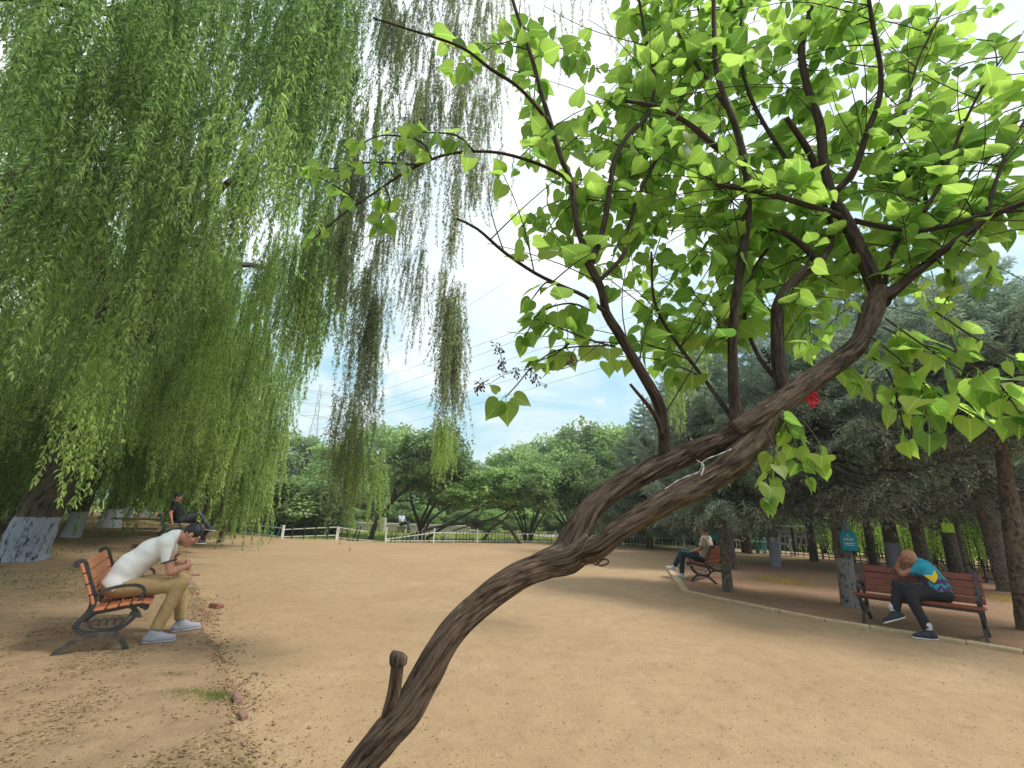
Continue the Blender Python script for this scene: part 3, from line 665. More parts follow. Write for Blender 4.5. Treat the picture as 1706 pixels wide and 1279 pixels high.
park_tree('spreading_shrub', 'wide domed shrub with low arching twigs behind the teal picket fence', p, flare(16, 1.3, 2.6, g5), (0, .3, 1.75), (2.9, 2.3, 1.75), CR, None, 'shrub', seed=7, r0=.035, extra=4)
p = gp(418, 27)
park_tree('dark_tree', 'narrow dark tree rising left of the domed shrub', p, [[(0, 0, -.1), (0, 0, 2.)]], (0, 0, 2.6), (1.2, 1.2, 2.2), CR, None, seed=8, r0=.1)
p = gp(560, 27)
park_tree('park_tree', 'small tree between the domed shrub and the leaning trunk', p, flare(4, 1.8, .7, g5)+[[(-.2, 0, -.1), (-.9, 0, .8), (-.5, 0, 1.6)]], (0, .3, 2.7), (1.6, 1.6, 1.6), CR+CRB, GPK, seed=9, r0=.08)
FAR = [(330, 44, 8.0, 'far tree half hidden behind the willow strands'), (470, 50, 9.6, 'far tree in the gap below the pylon'), (560, 46, 8.2, 'far tree right of the pylon gap'), (628, 48, 11.2, 'tall far tree behind the leaning trunk'), (700, 60, 9.5, 'far tree showing over the leaning tree'), (800, 58, 7.6, 'low far tree right of the leaning tree'), (850, 52, 9.4, 'pointed far tree above the sprawling tree'), (905, 60, 11.5, 'tall far tree with a double top in the middle'), (945, 50, 10., 'greyish far tree on the skyline'), (985, 52, 12.4, 'pale bright far tree just left of the spruces'), (1045, 50, 12.6, 'pale bright far tree behind the left spruce'), (1120, 50, 9.5, 'far tree glimpsed behind the first seated man on the right'), (1200, 48, 8.4, 'far tree behind the twin spruce trunks'), (1290, 46, 8, 'far tree behind the notice board'), (1380, 42, 8, 'far tree behind the turquoise bag'), (1480, 38, 8, 'far tree right of the painted spruce'), (1580, 34, 8, 'far tree behind the lime bag'), (1690, 30, 8, 'far tree at the right edge'), (250, 48, 9, 'far tree beyond the willow row'), (60, 40, 8, 'far tree over the wall at the left')]
for i, (x, Y, h, lb) in enumerate(FAR):
    p = gp(x, Y); mm = CRB if i % 4 != 1 else CR
    park_tree('background_tree', lb, p, [[(0, 0, -.1), (.1, 0, h*.3), (0, 0, h*.6)]], (0, 0, h*.58), (h*.42, h*.42, h*.42), mm, 'tall trees beyond the park lawn', seed=20+i, r0=.16, extra=2)

gb_ = np.random.default_rng(15)
def shrub_row(n, x0, x1, Y0, Y1, h0, h1, lb, grp, mm):
    for i in range(n):
        x = x0+(x1-x0)*(i+.5)/n+gb_.uniform(-9, 9); Y = gb_.uniform(Y0, Y1); h = gb_.uniform(h0, h1); p = gp(x, Y)
        t = thing('shrub', lb+', '+nth(i, n), 'shrub', loc=p, group=grp); ms = mm[gb_.integers(len(mm))]
        obj('foliage', ms, t, loc=(0, 0, h*.48), rot=(0, 0, gb_.uniform(0, 6)), scale=(h*.75, h*.75, h*.56)); obj('stems', ST0, t, scale=(1, 1, h/2.4))
mbx = MB()
for k in range(7): mbx.tube([(math.cos(k)*.1, math.sin(k)*.1, 0), (math.cos(k)*.5, math.sin(k)*.5, 1.6)], [.04, .02], 5)
ST0 = mesh('stems', np.concatenate(mbx.V), mbx.F, M['stem'], True, {'bk': np.concatenate(mbx.B)})
shrub_row(34, 250, 1720, 40, 50, 3.6, 5.2, 'leafy shrub in the far green belt beyond the lawn', 'shrubs of the far green belt', CRB+CR)
shrub_row(15, 400, 1240, 34, 38, 1.4, 2.3, 'low rounded shrub on the lawn beyond the path', 'low shrubs beyond the park path', CRB+CR)
shrub_row(14, 1040, 1300, 27, 32, 2.2, 3.2, 'dark green shrub in the gap behind the white railed fence', 'shrubs behind the white railed fence', CR)
shrub_row(12, 300, 560, 26, 34, 1.8, 2.8, 'green shrub behind the domed shrub and the willow curtain', 'shrubs behind the willow curtain', CR+CRB)

# a pair of small bent stems under the willow curtain, left of the teal fence
p = G(338, 893, -.02); 
t = park_tree('small_tree', 'slender many stemmed tree under the willow curtain by the loungers', (p[0]*.84, p[1]*.84, .0), [[(0, 0, -.1), (-.25, 0, .7), (-.1, 0, 1.4), (-.3, 0, 2.2), (-.1, 0, 3.0)], [(.05, 0, -.1), (.1, 0, .6), (.5, 0, 1.2), (.45, 0, 2.), (.8, 0, 2.8)], [(0, 0, .2), (.35, 0, .9), (.2, 0, 1.7), (.35, 0, 2.4)], [(.5, .2, -.1), (.62, .2, .6), (.95, .2, 1.3), (1.1, .2, 2.1), (.9, .2, 2.7)]], (.3, .2, 3.6), (1.4, 1.3, 1.1), CRB, None, seed=50, r0=.075)

# ------------------------------------------------------------------ spruces
def spruce_branch(name, seed, Ln, m, dens=1., bare=0., needle=.075):
    g = np.random.default_rng(seed); mb = MB(); n = 12; t = np.linspace(0, 1, n)
    P = np.stack([Ln*t, .05*Ln*np.sin(t*3+g.uniform(0, 6)), Ln*(-.22*t-.10*np.sin(t*PI)+.16*t**3)], 1)
    mb.tube(P, np.linspace(.014*Ln+.004, .003, n), 4, cap=False)
    Ps, Ts, Ns = [], [], []
    for s in np.linspace(.12, 1, int(Ln*13)):
        if g.random() < bare*.35: continue
        b = np.array([np.interp(s, t, P[:, c]) for c in range(3)])
        for side in (-1, 1):
            l = Ln*.36*(1.05-s*.75)*g.uniform(.6, 1.2)+.08
            d = norm([.75+g.uniform(-.2, .2), side*g.uniform(.6, 1.), -.35+g.uniform(-.25, .2)])
            k = 5; u = np.linspace(0, 1, k); Q = b+d*l*u[:, None]+np.array([0, 0, -.28*l])*u[:, None]**2
            mb.tube(Q, np.linspace(.004, .0015, k), 3, cap=False)
            if g.random() < bare: continue
            nn = int(l*95*dens); v = g.uniform(.1, 1.02, nn); q = b+d*l*v[:, None]+np.array([0, 0, -.28*l])*v[:, None]**2
            ax = np.repeat(d[None], nn, 0); rd = randdir(nn, g)
            # short side shoots carry the needles
            q = q+rd*g.uniform(0, .05, nn)[:, None]
            Ps.append(q); Ts.append(ax*.9+rd*1.0+[0, 0, -.15]); Ns.append(rd+[0, 0, .8])
    V2 = np.concatenate(mb.V); F2 = np.array([f for f in mb.F])
    if Ps:
        Ps, Ts, Ns = map(np.vstack, (Ps, Ts, Ns)); nn = len(Ps)
        V, F, rn = scatter(*KITE, Ps, Ts, Ns, np.stack([needle*.34*g.uniform(.7, 1.3, nn), needle*g.uniform(.7, 1.3, nn), np.full(nn, needle)], 1), g=g)
        n0 = len(V); nf = len(F[0]); V = np.vstack([V, V2]); F = F+[F2+n0]; rn = np.concatenate([rn, np.zeros(len(V2))])
        return mesh(name, V, F, [m, M['dead_twig']], False, {'rn': rn}, np.r_[np.zeros(nf), np.ones(len(F2))])
    return mesh(name, V2, F2, M['dead_twig'], False)
SB = [spruce_branch('spruce_branch', 300+i, 1.9, M['spruce']) for i in range(4)]
SBs = [spruce_branch('spruce_branch_short', 310+i, 1.2, M['spruce']) for i in range(3)]
SBd = [spruce_branch('spruce_branch_dark', 320+i, 1.9, M['spruce_dark'], .55, .45) for i in range(3)]
SBb = [spruce_branch('spruce_branch_bare', 330+i, 1.7, M['spruce_dark'], .4, .9) for i in range(3)]
def spruce(label, base, h, R0, mt, lean=(0, 0), zlive=1.9, seed=0, rad=2.2, n=120, dark=.3, far=False):
    pxx = proj(np.array([base[0], base[1], 1.5]))[0][0]; h = min(h, D(pxx, np.interp(pxx, [1030, 1130, 1300, 1500, 1706], [690, 575, 480, 450, 430])+random.uniform(-25, 25), base[1])[2])
    g = np.random.default_rng(seed); t = thing('spruce_tree', label, 'tree', loc=base, group='spruces in the brown tree plot')
    tree_trunk('trunk', [(0, 0, -.15), (lean[0]*.1, lean[1]*.1, .1), (lean[0]*1.5, lean[1]*1.5, 1.5), (lean[0]*h*.5, lean[1]*h*.5, h*.5), (lean[0]*h*.7, lean[1]*h*.7, h)], [R0*1.2, R0*.98, R0*.84, R0*.5, .02], M[mt], t, 22, seed, .07, .15)
    for k in range(n):
        u = (k+.5)/n; z = zlive+(h-zlive-.2)*u**1.15; a = k*2.399+g.uniform(-.3, .3)
        rr = rad*(1-u)**.75+.25; Lx = lean[0]*min(z, h*.5); Ly = lean[1]*min(z, h*.5)
        if u < .22 and g.random() < dark+.25: me = SBb[g.integers(3)] if g.random() < .5 else SBd[g.integers(3)]
        elif u < .5 and g.random() < dark: me = SBd[g.integers(3)]
        else: me = SB[g.integers(4)] if rr > 1.3 else SBs[g.integers(3)]
        s = rr/(1.9 if rr > 1.3 else 1.2)*g.uniform(.75, 1.15)
        o = bpy.data.objects.new('branch', me); col.objects.link(o); o.parent = t; o.location = (Lx, Ly, z)
        o.rotation_euler = (g.uniform(-.25, .25), -.35*u+g.uniform(-.15, .12)+.05, a); o.scale = (s, s*1.05, s)
    return t
def gb(x, y, z=.01): p = G(x, y, z); return p
s4 = gb(1418, 1010)
spruce('stout spruce with flaking limewash and a turquoise bag, beside right bench', s4, 9.5, .155, 'spruce_painted', (.0, .0), 2.15, 41, 2.1, 110, .6)
s1 = gb(1213, 985)
spruce('slim spruce just right of the bench with the man in beige', s1, 8.2, .105, 'spruce_bark', (.0, .0), 1.75, 42, 1.7, 110, .35)
spruce('thin dark spruce standing close behind the slim one', gb(1222, 948), 8.5, .10, 'spruce_bark', (0, 0), 2.2, 43, 1.8, 90, .5)
spruce('spruce with a smooth lavender grey limewashed foot by the notice board', gb(1293, 944), 9.5, .175, 'spruce_blue', (0, 0), 2.0, 44, 2.3, 110, .5)
spruce('spruce with whitish foot standing behind the left half of the right bench', gb(1496, 957), 10.5, .22, 'spruce_blue', (-.01, 0), 2.2, 45, 2.4, 120, .7)
spruce('spruce rising straight behind the bald man', gb(1546, 962), 10.5, .19, 'spruce_bark', (-.04, 0), 2.3, 46, 2.3, 120, .7)
spruce('spruce under the lime green bag', gb(1597, 964), 10.5, .19, 'spruce_bark', (-.01, 0), 2.3, 47, 2.3, 120, .7)
spruce('dark slender spruce touching the lime bag tree from the right', gb(1612, 962), 9.5, .12, 'spruce_bark', (-.02, 0), 2.4, 48, 2., 80, .7)
spruce('dark leaning spruce near the right edge', gb(1681, 985), 11, .22, 'spruce_bark', (-.05, 0), 2.4, 49, 2.5, 120, .7)
spruce('large reddish spruce cut by the right edge of the view', gb(1716, 1050), 11, .15, 'red_bark', (.10, 0), 3.4, 50, 2.4, 100, .5)
pz = gp(1163, 18.5)
spruce('dark spruce right behind the head of the man in beige', pz, 9.5, .18, 'spruce_bark', (0, 0), 2.1, 51, 2.4, 120, .5)
pz = gp(1080, 23.5)
spruce('blue green spruce farthest left, next to the pale far trees', pz, 8.5, .17, 'spruce_bark', (0, 0), 1.4, 52, 2.4, 130, .15)
for i, (x, Y, h, lb) in enumerate([(1130, 27, 11, 'tall spruce seen over the leaning lilac trunk'), (1240, 22, 11, 'tall spruce behind the notice board tree'), (1345, 19, 11, 'spruce filling the space behind the turquoise bag'), (1440, 18.5, 11.5, 'back row spruce above the painted trunk'), (1650, 17, 12, 'back row spruce above the lime bag'), (1750, 15, 12, 'back row spruce beyond the right edge')]):
    pz = gp(x, Y); spruce(lb, (pz[0], pz[1], 0), h, .16, 'spruce_bark', (0, 0), 3.5, 60+i, 2.5, 90, .25)

# hedge of thin leaning stems outside the right fence
def hedge_mesh(seed, m):
    g = np.random.default_rng(seed); n = 1900; P = np.stack([g.normal(0, .5, n), g.normal(0, .35, n), .25+1.9*g.uniform(0, 1, n)**.7], 1)
    d = randdir(n, g); V, F, rn = scatter(*KITE, P, d, d[::-1]+[0, 0, .8], .07*g.uniform(.6, 1.3, n), g=g); return mesh('foliage', V, F, m, False, {'rn': rn})
HG = [hedge_mesh(400+i, M['hedge_leaf']) for i in range(3)]; HGT = [hedge_mesh(410+i, M['tree_leaf_bright']) for i in range(2)]
def stems_mesh(seed):
    g = np.random.default_rng(seed); mb = MB()
    for i in range(9):
        x, y = g.uniform(-.5, .5), g.uniform(-.25, .25); lx = g.uniform(-.45, .45)
        mb.tube([(x, y, -.1), (x+lx*.4, y, .8), (x+lx, y+g.uniform(-.1, .1), 2.1)], [.022, .018, .010], 5)
    return mesh('stems', np.concatenate(mb.V), mb.F, M['stem'], True, {'bk': np.concatenate(mb.B)})
ST = [stems_mesh(i) for i in range(4)]
gh = np.random.default_rng(9); fcur = spline(fl[7:, :2], n=8)
cum_ = np.r_[0, np.cumsum(np.linalg.norm(np.diff(fcur, axis=0), axis=1))]; hn = int(cum_[-1]/.85)
for i in range(hn):
    s = (i+.5)*.85; q = np.array([np.interp(s, cum_, fcur[:, k]) for k in (0, 1)]); dd = norm([q[0], q[1]-4, 0])[:2]
    for row in (0, 1):
        q2 = q+dd*((4.6 if row == 0 else 6.2) + gh.uniform(-.2, .2)); f_ = i/hn
        t = thing('hedge_shrub', ('yellow green' if f_ > .4 else 'leafy green')+' hedge shrub outside the right fence, '+('front' if row == 0 else 'back')+' row, '+nth(i, hn), 'shrub', loc=(q2[0], q2[1], -.03), rz=gh.uniform(-.3, .3)+math.atan2(dd[1], dd[0])+PI/2, group=('yellow green' if f_ > .4 else 'green')+' hedge shrubs outside the right fence')
        obj('stems', ST[gh.integers(4)], t); obj('foliage', (HG if f_ > .4 else HGT)[gh.integers(2)], t, scale=(1, 1, gh.uniform(.75, 1.05)))

# ------------------------------------------------------------------ fences
def fence(name, label, cat, pts, post_m, rail_m, pick_ms, h=.60, post=.09, rails=(.12, .50), pitch=.16, lean=0., postscale=1., pickh=.55, pw=.03, missing=0., sag=None, seed=0, group=None, posts_at=None):
    g = np.random.default_rng(seed); pts = [np.array(q) for q in pts]
    t = thing(name, label, cat, loc=(pts[0][0], pts[0][1], 0), group=group); o0 = np.array([pts[0][0], pts[0][1], 0])
    for q in pts:
        mb = MB(); mb.box((0, 0, h/2), (post, post, h+.1), bev=.008); mb.box((0, 0, h+.065), (post*1.25, post*1.25, .03), bev=.01)
        mb.build('post', post_m, t, loc=np.array([q[0], q[1], -.02])-o0, rot=(g.uniform(-.03, .03), g.uniform(-.03, .03), g.uniform(0, .3)))
    for i, (a, b) in enumerate(zip(pts[:-1], pts[1:])):
        a3, b3 = np.array([a[0], a[1], 0]), np.array([b[0], b[1], 0]); Ln = np.linalg.norm(b3-a3); d = (b3-a3)/Ln; ang = math.atan2(d[1], d[0])
        for k, rz_ in enumerate(rails):
            dz = sag[i][k] if sag else (0, 0)
            mb = MB(); p0 = a3+[0, 0, rz_+dz[0]]; p1 = b3+[0, 0, rz_+dz[1]]; m_ = (p0+p1)/2; l = np.linalg.norm(p1-p0)-post; pit = math.asin((p1[2]-p0[2])/np.linalg.norm(p1-p0))
            mb.box((0, 0, 0), (l, .03, .038), bev=.005); mb.build('rail', rail_m, t, loc=m_-o0, rot=(0, -pit, ang))
        n = int((Ln-.2)/pitch)
        for j in range(n):
            if g.random() < missing: continue
            q = a3+d*(.15+(j+.5)*(Ln-.3)/n); mm = pick_ms[g.integers(len(pick_ms))]
            key = ('pk', round(pickh, 3), pw, mm.name)
            if key not in CACHE:
                mb = MB(); mb.box((0, 0, pickh/2), (pw, .018, pickh), bev=.003); CACHE[key] = mesh('picket', np.concatenate(mb.V), mb.F, mm, False)
            obj('picket', CACHE[key], t, loc=q-o0+[-d[1]*-.032, d[0]*-.032, .02], rot=(0, lean+g.uniform(-.04, .04)+(g.uniform(-.5, .5) if g.random() < .06 else 0), ang))
    return t
CACHE = {}
P_ = lambda *a: [G(*q, 0)[:2] for q in a]
fence('picket_fence', 'sagging white fence run with slanted teal and blue pickets', 'fence', P_((372, 886), (469, 898)), M['white_paint'], M['white_paint'], [M['teal_paint'], M['blue_paint'], M['teal_paint']], .52, .075, (.10, .46), .42, .28, pickh=.62, pw=.06, seed=1)
fence('picket_fence', 'white fence run with twisted lower rail and few dark pickets', 'fence', P_((470, 898), (560, 900)), M['white_paint'], M['white_paint'], [M['dark_paint']], .52, .075, (.10, .45), .5, .0, pickh=.6, pw=.04, seed=2, sag=[((0, .12), (-.05, .12))])
t = fence('picket_fence', 'broken white fence run with a fallen rail and three crossed green pickets', 'fence', P_((562, 900), (642, 903)), M['white_paint'], M['white_paint'], [M['dark_paint']], .50, .075, (.12,), 9, 0, seed=3, sag=[((0, -.12),)])
pa = G(562, 900)
for dx, a in ((.35, -.25), (.55, .25), (.75, .12)):
    mb = MB(); mb.box((0, 0, .33), (.06, .02, .68), bev=.004); mb.build('picket', M['dark_paint'], t, loc=(dx+.15, -.05*dx, -.02), rot=(0, a, 0))
mb = MB(); mb.box((0, 0, 0), (1.25, .035, .05), bev=.005); mb.build('rail', M['white_paint'], t, loc=(.68, -.04, .48), rot=(0, .10, 0))
fence('picket_fence', 'white middle fence with thin dark pickets in front of the lilac trees', 'fence', P_((642, 904), (722, 904), (795, 904), (862, 904), (925, 905), (985, 906)), M['white_paint'], M['white_paint'], [M['dark_paint'], M['dark_paint'], M['steel']], .58, .06, (.08, .44), .18, 0, pickh=.48, pw=.022, seed=4, sag=[((0, 0), (-.30, 0))]+[((0, 0), (0, 0))]*4)
fence('picket_fence', 'white fence run seen right of the lilac trunk with pale pickets', 'fence', P_((985, 906), (1038, 908), (1090, 910), (1140, 912)), M['white_paint'], M['white_paint'], [M['white_paint'], M['steel']], .58, .06, (.08, .44), .17, 0, pickh=.58, pw=.03, seed=5)
fence('picket_fence', 'white railed fence behind the slim spruces with pale pickets', 'fence', P_((1140, 912), (1205, 916), (1262, 921), (1320, 927)), M['white_paint'], M['white_paint'], [M['white_paint'], M['white_paint'], M['steel']], .66, .09, (.10, .52), .24, 0, pickh=.58, pw=.03, seed=6)
fence('picket_fence', 'low brown picket fence curving round behind the right bench', 'fence', P_((1320, 927), (1372, 932), (1425, 938), (1480, 945), (1535, 953), (1590, 962), (1645, 971), (1700, 980), (1760, 990)), M['brown_paint'], M['brown_paint'], [M['brown_paint'], M['brown_paint'], M['dark_paint']], .58, .06, (.12, .44), .26, .04, pickh=.60, pw=.028, seed=7)
# fallen rails on the bank beyond the loungers
for (a, b, lb) in (((183, 871, 19.), (268, 858, 19.5), 'upper pale rail lying on the bank behind the reclining man'), ((205, 875, 17.5), (262, 886, 17.5), 'lower pale rail lying on the bank behind the teal bench')):
    A, B = D(*a), D(*b); l = np.linalg.norm(B-A); mb = MB(); mb.box((0, 0, 0), (l, .05, .07), bev=.006)
    zc = (bank_h(A[0], A[1])+bank_h(B[0], B[1]))/2
    tag(mb.build('fence_rail', M['concrete'], loc=((A+B)/2*[1, 1, 0]+[0, 0, max(zc+.02, (A+B)[2]/2)]), rot=(0, 0, math.atan2((B-A)[1], (B-A)[0]))), lb, 'rail')

# ------------------------------------------------------------------ the leaning lilac in front
lil = thing('lilac_tree', 'leaning foreground tree with twisted double trunk and heart shaped leaves', 'tree', loc=(0, 0, 0))
_a, _b = D(600, 1279, 1.45), D(690, 1165, 1.475); _d = (_a-_b)/abs((_a-_b)[2]); b0 = _a+_d*_a[2]*.92; b0[2] = 0
lil.location = tuple(b0); LO = b0.copy()
def lim(name, pts, wpx, n=10, ridge=.10, twist=1.2, step=.02, seed=0, m='lilac_bark', cap=True):
    """pts (x, y, Y) in the picture with its distance; wpx widths in pixels at those points -> metres"""
    P = np.array([D(*p) if not isinstance(p, np.ndarray) else p for p in pts]); _, _, f = proj(P)
    R = np.array(wpx)*f/FPX/2*(.84 if name in ('trunk', 'limb') else .92)
    PR = spline(np.c_[P, R], step); V, F, B = tube(PR[:, :3]-LO, PR[:, 3], n, twist, ridge, seed, cap)
    obj(name, mesh(name, V, F, M[m], True, {'bk': B}), lil); return PR[:, :3], PR[:, 3]
br = []
gr0 = b0+[-.02, 0, -.12]; gr1 = b0*.66+_a*.34; gr2 = b0*.34+_a*.66
P0, _ = lim('trunk', [gr0, gr1, gr2, (600, 1279, 1.45), (638, 1232, 1.46), (677, 1186, 1.47), (708, 1130, 1.49), (738, 1074, 1.50), (771, 1030, 1.52), (813, 993, 1.54), (860, 961, 1.57), (907, 941, 1.59), (949, 925, 1.60), (975, 893, 1.61)],
    [80, 66, 58, 54, 57, 59, 53, 50, 50, 50, 50, 51, 56, 52], 96, .15, 2.6, .009, 1)
br_A, _ = lim('limb', [(930, 935, 1.60), (956, 893, 1.61), (982, 850, 1.62), (1018, 818, 1.63), (1057, 796, 1.64), (1099, 775, 1.65), (1150, 754, 1.65), (1207, 731, 1.64), (1256, 704, 1.63)], [40, 50, 44, 41, 41, 42, 38, 40, 40], 72, .15, -1.5, .010, 2)
br_B, _ = lim('limb', [(962, 925, 1.60), (997, 912, 1.57), (1029, 886, 1.56), (1066, 862, 1.56), (1113, 833, 1.56), (1170, 805, 1.57), (1216, 773, 1.59), (1250, 741, 1.61), (1290, 686, 1.62)], [40, 38, 36, 39, 43, 46, 49, 50, 42], 72, .15, 1.8, .010, 3)
PM, _ = lim('limb', [(1225, 722, 1.62), (1277, 689, 1.62), (1325, 652, 1.63), (1382, 612, 1.65), (1424, 580, 1.66), (1442, 548, 1.67), (1455, 515, 1.68), (1466, 480, 1.69)], [46, 50, 42, 37, 35, 34, 36, 26], 64, .13, .8, .010, 4)
lim('stub', [(650, 1190, 1.46), (657, 1150, 1.45), (664, 1092, 1.43)], [30, 23, 22], 26, .13, 1., .008, 5)
lim('stub_end', [(663, 1106, 1.432), (664, 1093, 1.43), (665.5, 1088, 1.43)], [27, 28, 22], 22, .2, 1., .006, 6)
def B_(pts, w, **k): P, R = lim('branch', pts, w, k.pop('n', 9), k.pop('ridge', .09), 1., .03, len(br)+10, 'branch_bark'); br.append((P, k.get('lv', 1.))); return P
def dz(pts, Y0, Y1): n = len(pts); return [(x, y, Y0+(Y1-Y0)*i/(n-1)) for i, (x, y) in enumerate(pts)]
B_(dz([(1470, 500), (1530, 450), (1600, 396), (1660, 356), (1720, 332), (1800, 290)], 1.68, 1.45), [22, 15, 13, 11, 9, 5], n=12)
B_(dz([(1468, 505), (1462, 486), (1439, 431), (1411, 370), (1383, 319), (1372, 269), (1366, 207), (1344, 140), (1335, 73), (1350, 17), (1350, -60)], 1.69, 1.85), [30, 27, 24, 21, 18, 15, 14, 12, 11, 10, 7], n=14)
B_(dz([(1389, 322), (1422, 286), (1445, 218), (1464, 168), (1467, 112), (1453, 34), (1440, -50)], 1.78, 1.6), [12, 11, 10, 9, 8, 7, 4])
B_(dz([(1400, 360), (1355, 345), (1310, 331), (1254, 317), (1193, 308)], 1.74, 1.55), [11, 10, 9, 9, 7], lv=.3)
B_(dz([(1422, 367), (1473, 378), (1534, 384), (1590, 373), (1646, 356), (1720, 350)], 1.74, 1.5), [10, 9, 8, 8, 7, 4])
B_(dz([(1368, 300), (1344, 246), (1310, 196)], 1.8, 1.65), [12, 11, 9], lv=.4)
B_(dz([(1470, 490), (1484, 426), (1506, 387), (1540, 347), (1534, 308), (1490, 282), (1440, 262)], 1.7, 1.9), [9, 8, 7, 7, 6, 5, 3])
B_(dz([(1306, 655), (1297, 601), (1295, 553), (1297, 508), (1317, 474), (1342, 452), (1366, 437)], 1.64, 1.72), [26, 24, 22, 21, 18, 18, 14], n=12, lv=.3)
B_(dz([(1364, 440), (1344, 415), (1305, 387), (1254, 370), (1180, 350)], 1.72, 1.85), [14, 11, 9, 7, 4])
B_(dz([(1366, 438), (1385, 400), (1372, 340), (1300, 250), (1240, 130), (1235, 0)], 1.72, 2.0), [12, 9, 8, 7, 6, 4])
B_(dz([(1228, 715), (1221, 616), (1221, 549), (1229, 476), (1240, 403), (1246, 336), (1243, 280), (1226, 213), (1209, 168), (1193, 112), (1190, 56), (1188, -60)], 1.62, 1.75), [24, 18, 17, 16, 15, 14, 13, 11, 10, 9, 8, 6], n=12)
B_(dz([(1106, 785), (1106, 713), (1096, 669), (1072, 625), (1048, 585), (1028, 550), (1010, 521), (1002, 482), (980, 437)], 1.65, 1.6), [22, 21, 20, 18, 17, 17, 16, 15, 15], n=14, lv=.3)
B_(dz([(985, 445), (960, 370), (952, 303), (935, 263), (918, 207), (901, 151), (884, 90), (856, 6), (840, -60)], 1.60, 1.75), [13, 11, 10, 9, 9, 8, 7, 6, 5])
B_(dz([(984, 440), (1002, 392), (1013, 336), (1024, 269), (1047, 224), (1080, 190), (1090, 128), (1075, 60), (1060, -30)], 1.60, 1.85), [13, 11, 10, 9, 8, 7, 6, 5, 4])
B_(dz([(996, 470), (1040, 420), (1058, 340), (1100, 250), (1130, 160), (1175, 60), (1240, -20)], 1.60, 2.05), [8, 7, 6, 6, 5, 5, 3])
B_(dz([(952, 300), (900, 274), (829, 254), (763, 254), (720, 265), (670, 290), (621, 323), (572, 356), (528, 394)], 1.64, 1.35), [7, 6, 5.5, 5, 5, 4.5, 4, 3.5, 3], lv=0)
B_(dz([(1008, 520), (974, 493), (935, 476), (890, 454), (840, 420), (795, 381), (761, 364)], 1.6, 1.4), [8, 7, 7, 6, 6, 5, 4], lv=0)
B_(dz([(918, 207), (867, 148), (818, 115), (769, 79), (692, 52), (621, 30)], 1.66, 1.4), [7, 6, 6, 5, 4, 3], lv=.5)
B_(dz([(1041, 168), (1097, 179), (1148, 207), (1200, 250)], 1.5, 1.55), [6, 8, 9, 11], lv=0)
B_(dz([(1222, 700), (1180, 640), (1120, 560), (1090, 500), (1085, 420)], 1.64, 1.9), [10, 7, 6, 5, 4])
B_(dz([(1300, 640), (1262, 590), (1240, 520), (1255, 450), (1290, 400)], 1.65, 1.95), [9, 7, 6, 5, 4])
B_(dz([(1540, 352), (1575, 290), (1600, 220), (1640, 140), (1690, 70)], 1.6, 1.75), [7, 6, 5, 4, 3])
B_(dz([(1640, 370), (1660, 300), (1690, 230), (1740, 150)], 1.58, 1.6), [7, 6, 5, 4])
B_(dz([(1470, 250), (1510, 180), (1530, 100), (1570, 20)], 1.75, 1.9), [6, 5, 4, 3])
B_(dz([(1210, 180), (1150, 90), (1100, 0)], 1.72, 1.9), [6, 5, 3])
B_(dz([(1050, 640), (1090, 690), (1105, 730)], 1.5, 1.62), [5, 8, 10], lv=0)

HEART = None
def heart():
    half = [(.0, .0), (.16, -.11), (.34, -.09), (.46, .06), (.49, .24), (.44, .44), (.33, .62), (.19, .80), (.08, .93), (0, 1.08)]
    mid = [(0, .0), (0, .2), (0, .42), (0, .64), (0, .84)]
    V = [(x, y, .22*abs(x)-.16*y*y+.02*math.sin(y*9+x*14)) for x, y in half]+[(-x, y, .22*abs(x)-.16*y*y-.02*math.sin(y*9+x*11)) for x, y in half[1:-1]]+[(0, y, -.16*y*y) for x, y in mid[1:]]
    # 0..9 right half, 10..17 left half (half 1..8), 18..21 midrib
    R = list(range(10)); Lf = [0]+list(range(10, 18))+[9]; Mi = [0, 18, 19, 20, 21, 9]
    F = []
    def fan(side, flip):
        seq = [(side[1], side[2], Mi[0]), (side[2], side[3], Mi[0]), (side[3], Mi[1], Mi[0]), (side[3], side[4], Mi[1]), (side[4], Mi[2], Mi[1]), (side[4], side[5], Mi[2]), (side[5], Mi[3], Mi[2]), (side[5], side[6], Mi[3]), (side[6], side[7], Mi[3]), (side[7], Mi[4], Mi[3]), (side[7], side[8], Mi[4]), (side[8], side[9], Mi[4])]
        for f in seq: F.append(f[::-1] if flip else f)
    fan(R, False); fan(Lf, True)
    V = np.array(V, float); V[:, 0] *= 1.06
    lf = V.copy(); n = len(V)
    # petiole
    pv = np.array([(-.018, .02, .0), (.018, .02, .0), (0, .02, .03), (-.014, -.42, .10), (.014, -.42, .10), (0, -.42, .13)]); V = np.vstack([V, pv]); lf = np.vstack([lf, pv*0])
    F += [(n, n+1, n+4), (n, n+4, n+3), (n+1, n+2, n+5), (n+1, n+5, n+4), (n+2, n, n+3), (n+2, n+3, n+5)]
    return V, np.array(F), lf
HV, HF, HLF = heart()
leaf_me = []
for i in range(6):
    g = np.random.default_rng(500+i); V = HV.copy(); V[:, 2] += .10*g.uniform(-1, 1)*V[:, 0]*V[:, 1]+.05*np.sin(V[:, 1]*g.uniform(4, 9)+i)*np.abs(V[:, 0])*2; V[:, 0] *= g.uniform(.98, 1.18); V[:, 2] -= g.uniform(0, .12)*V[:, 1]**2
    leaf_me.append(mesh('leaf', V, HF, M['lilac_leaf'], True, {'rn': np.full(len(V), .13*i), 'lf': HLF}))
gl = np.random.default_rng(21)
Lp, Lt, Ln_, Ls = [], [], [], []
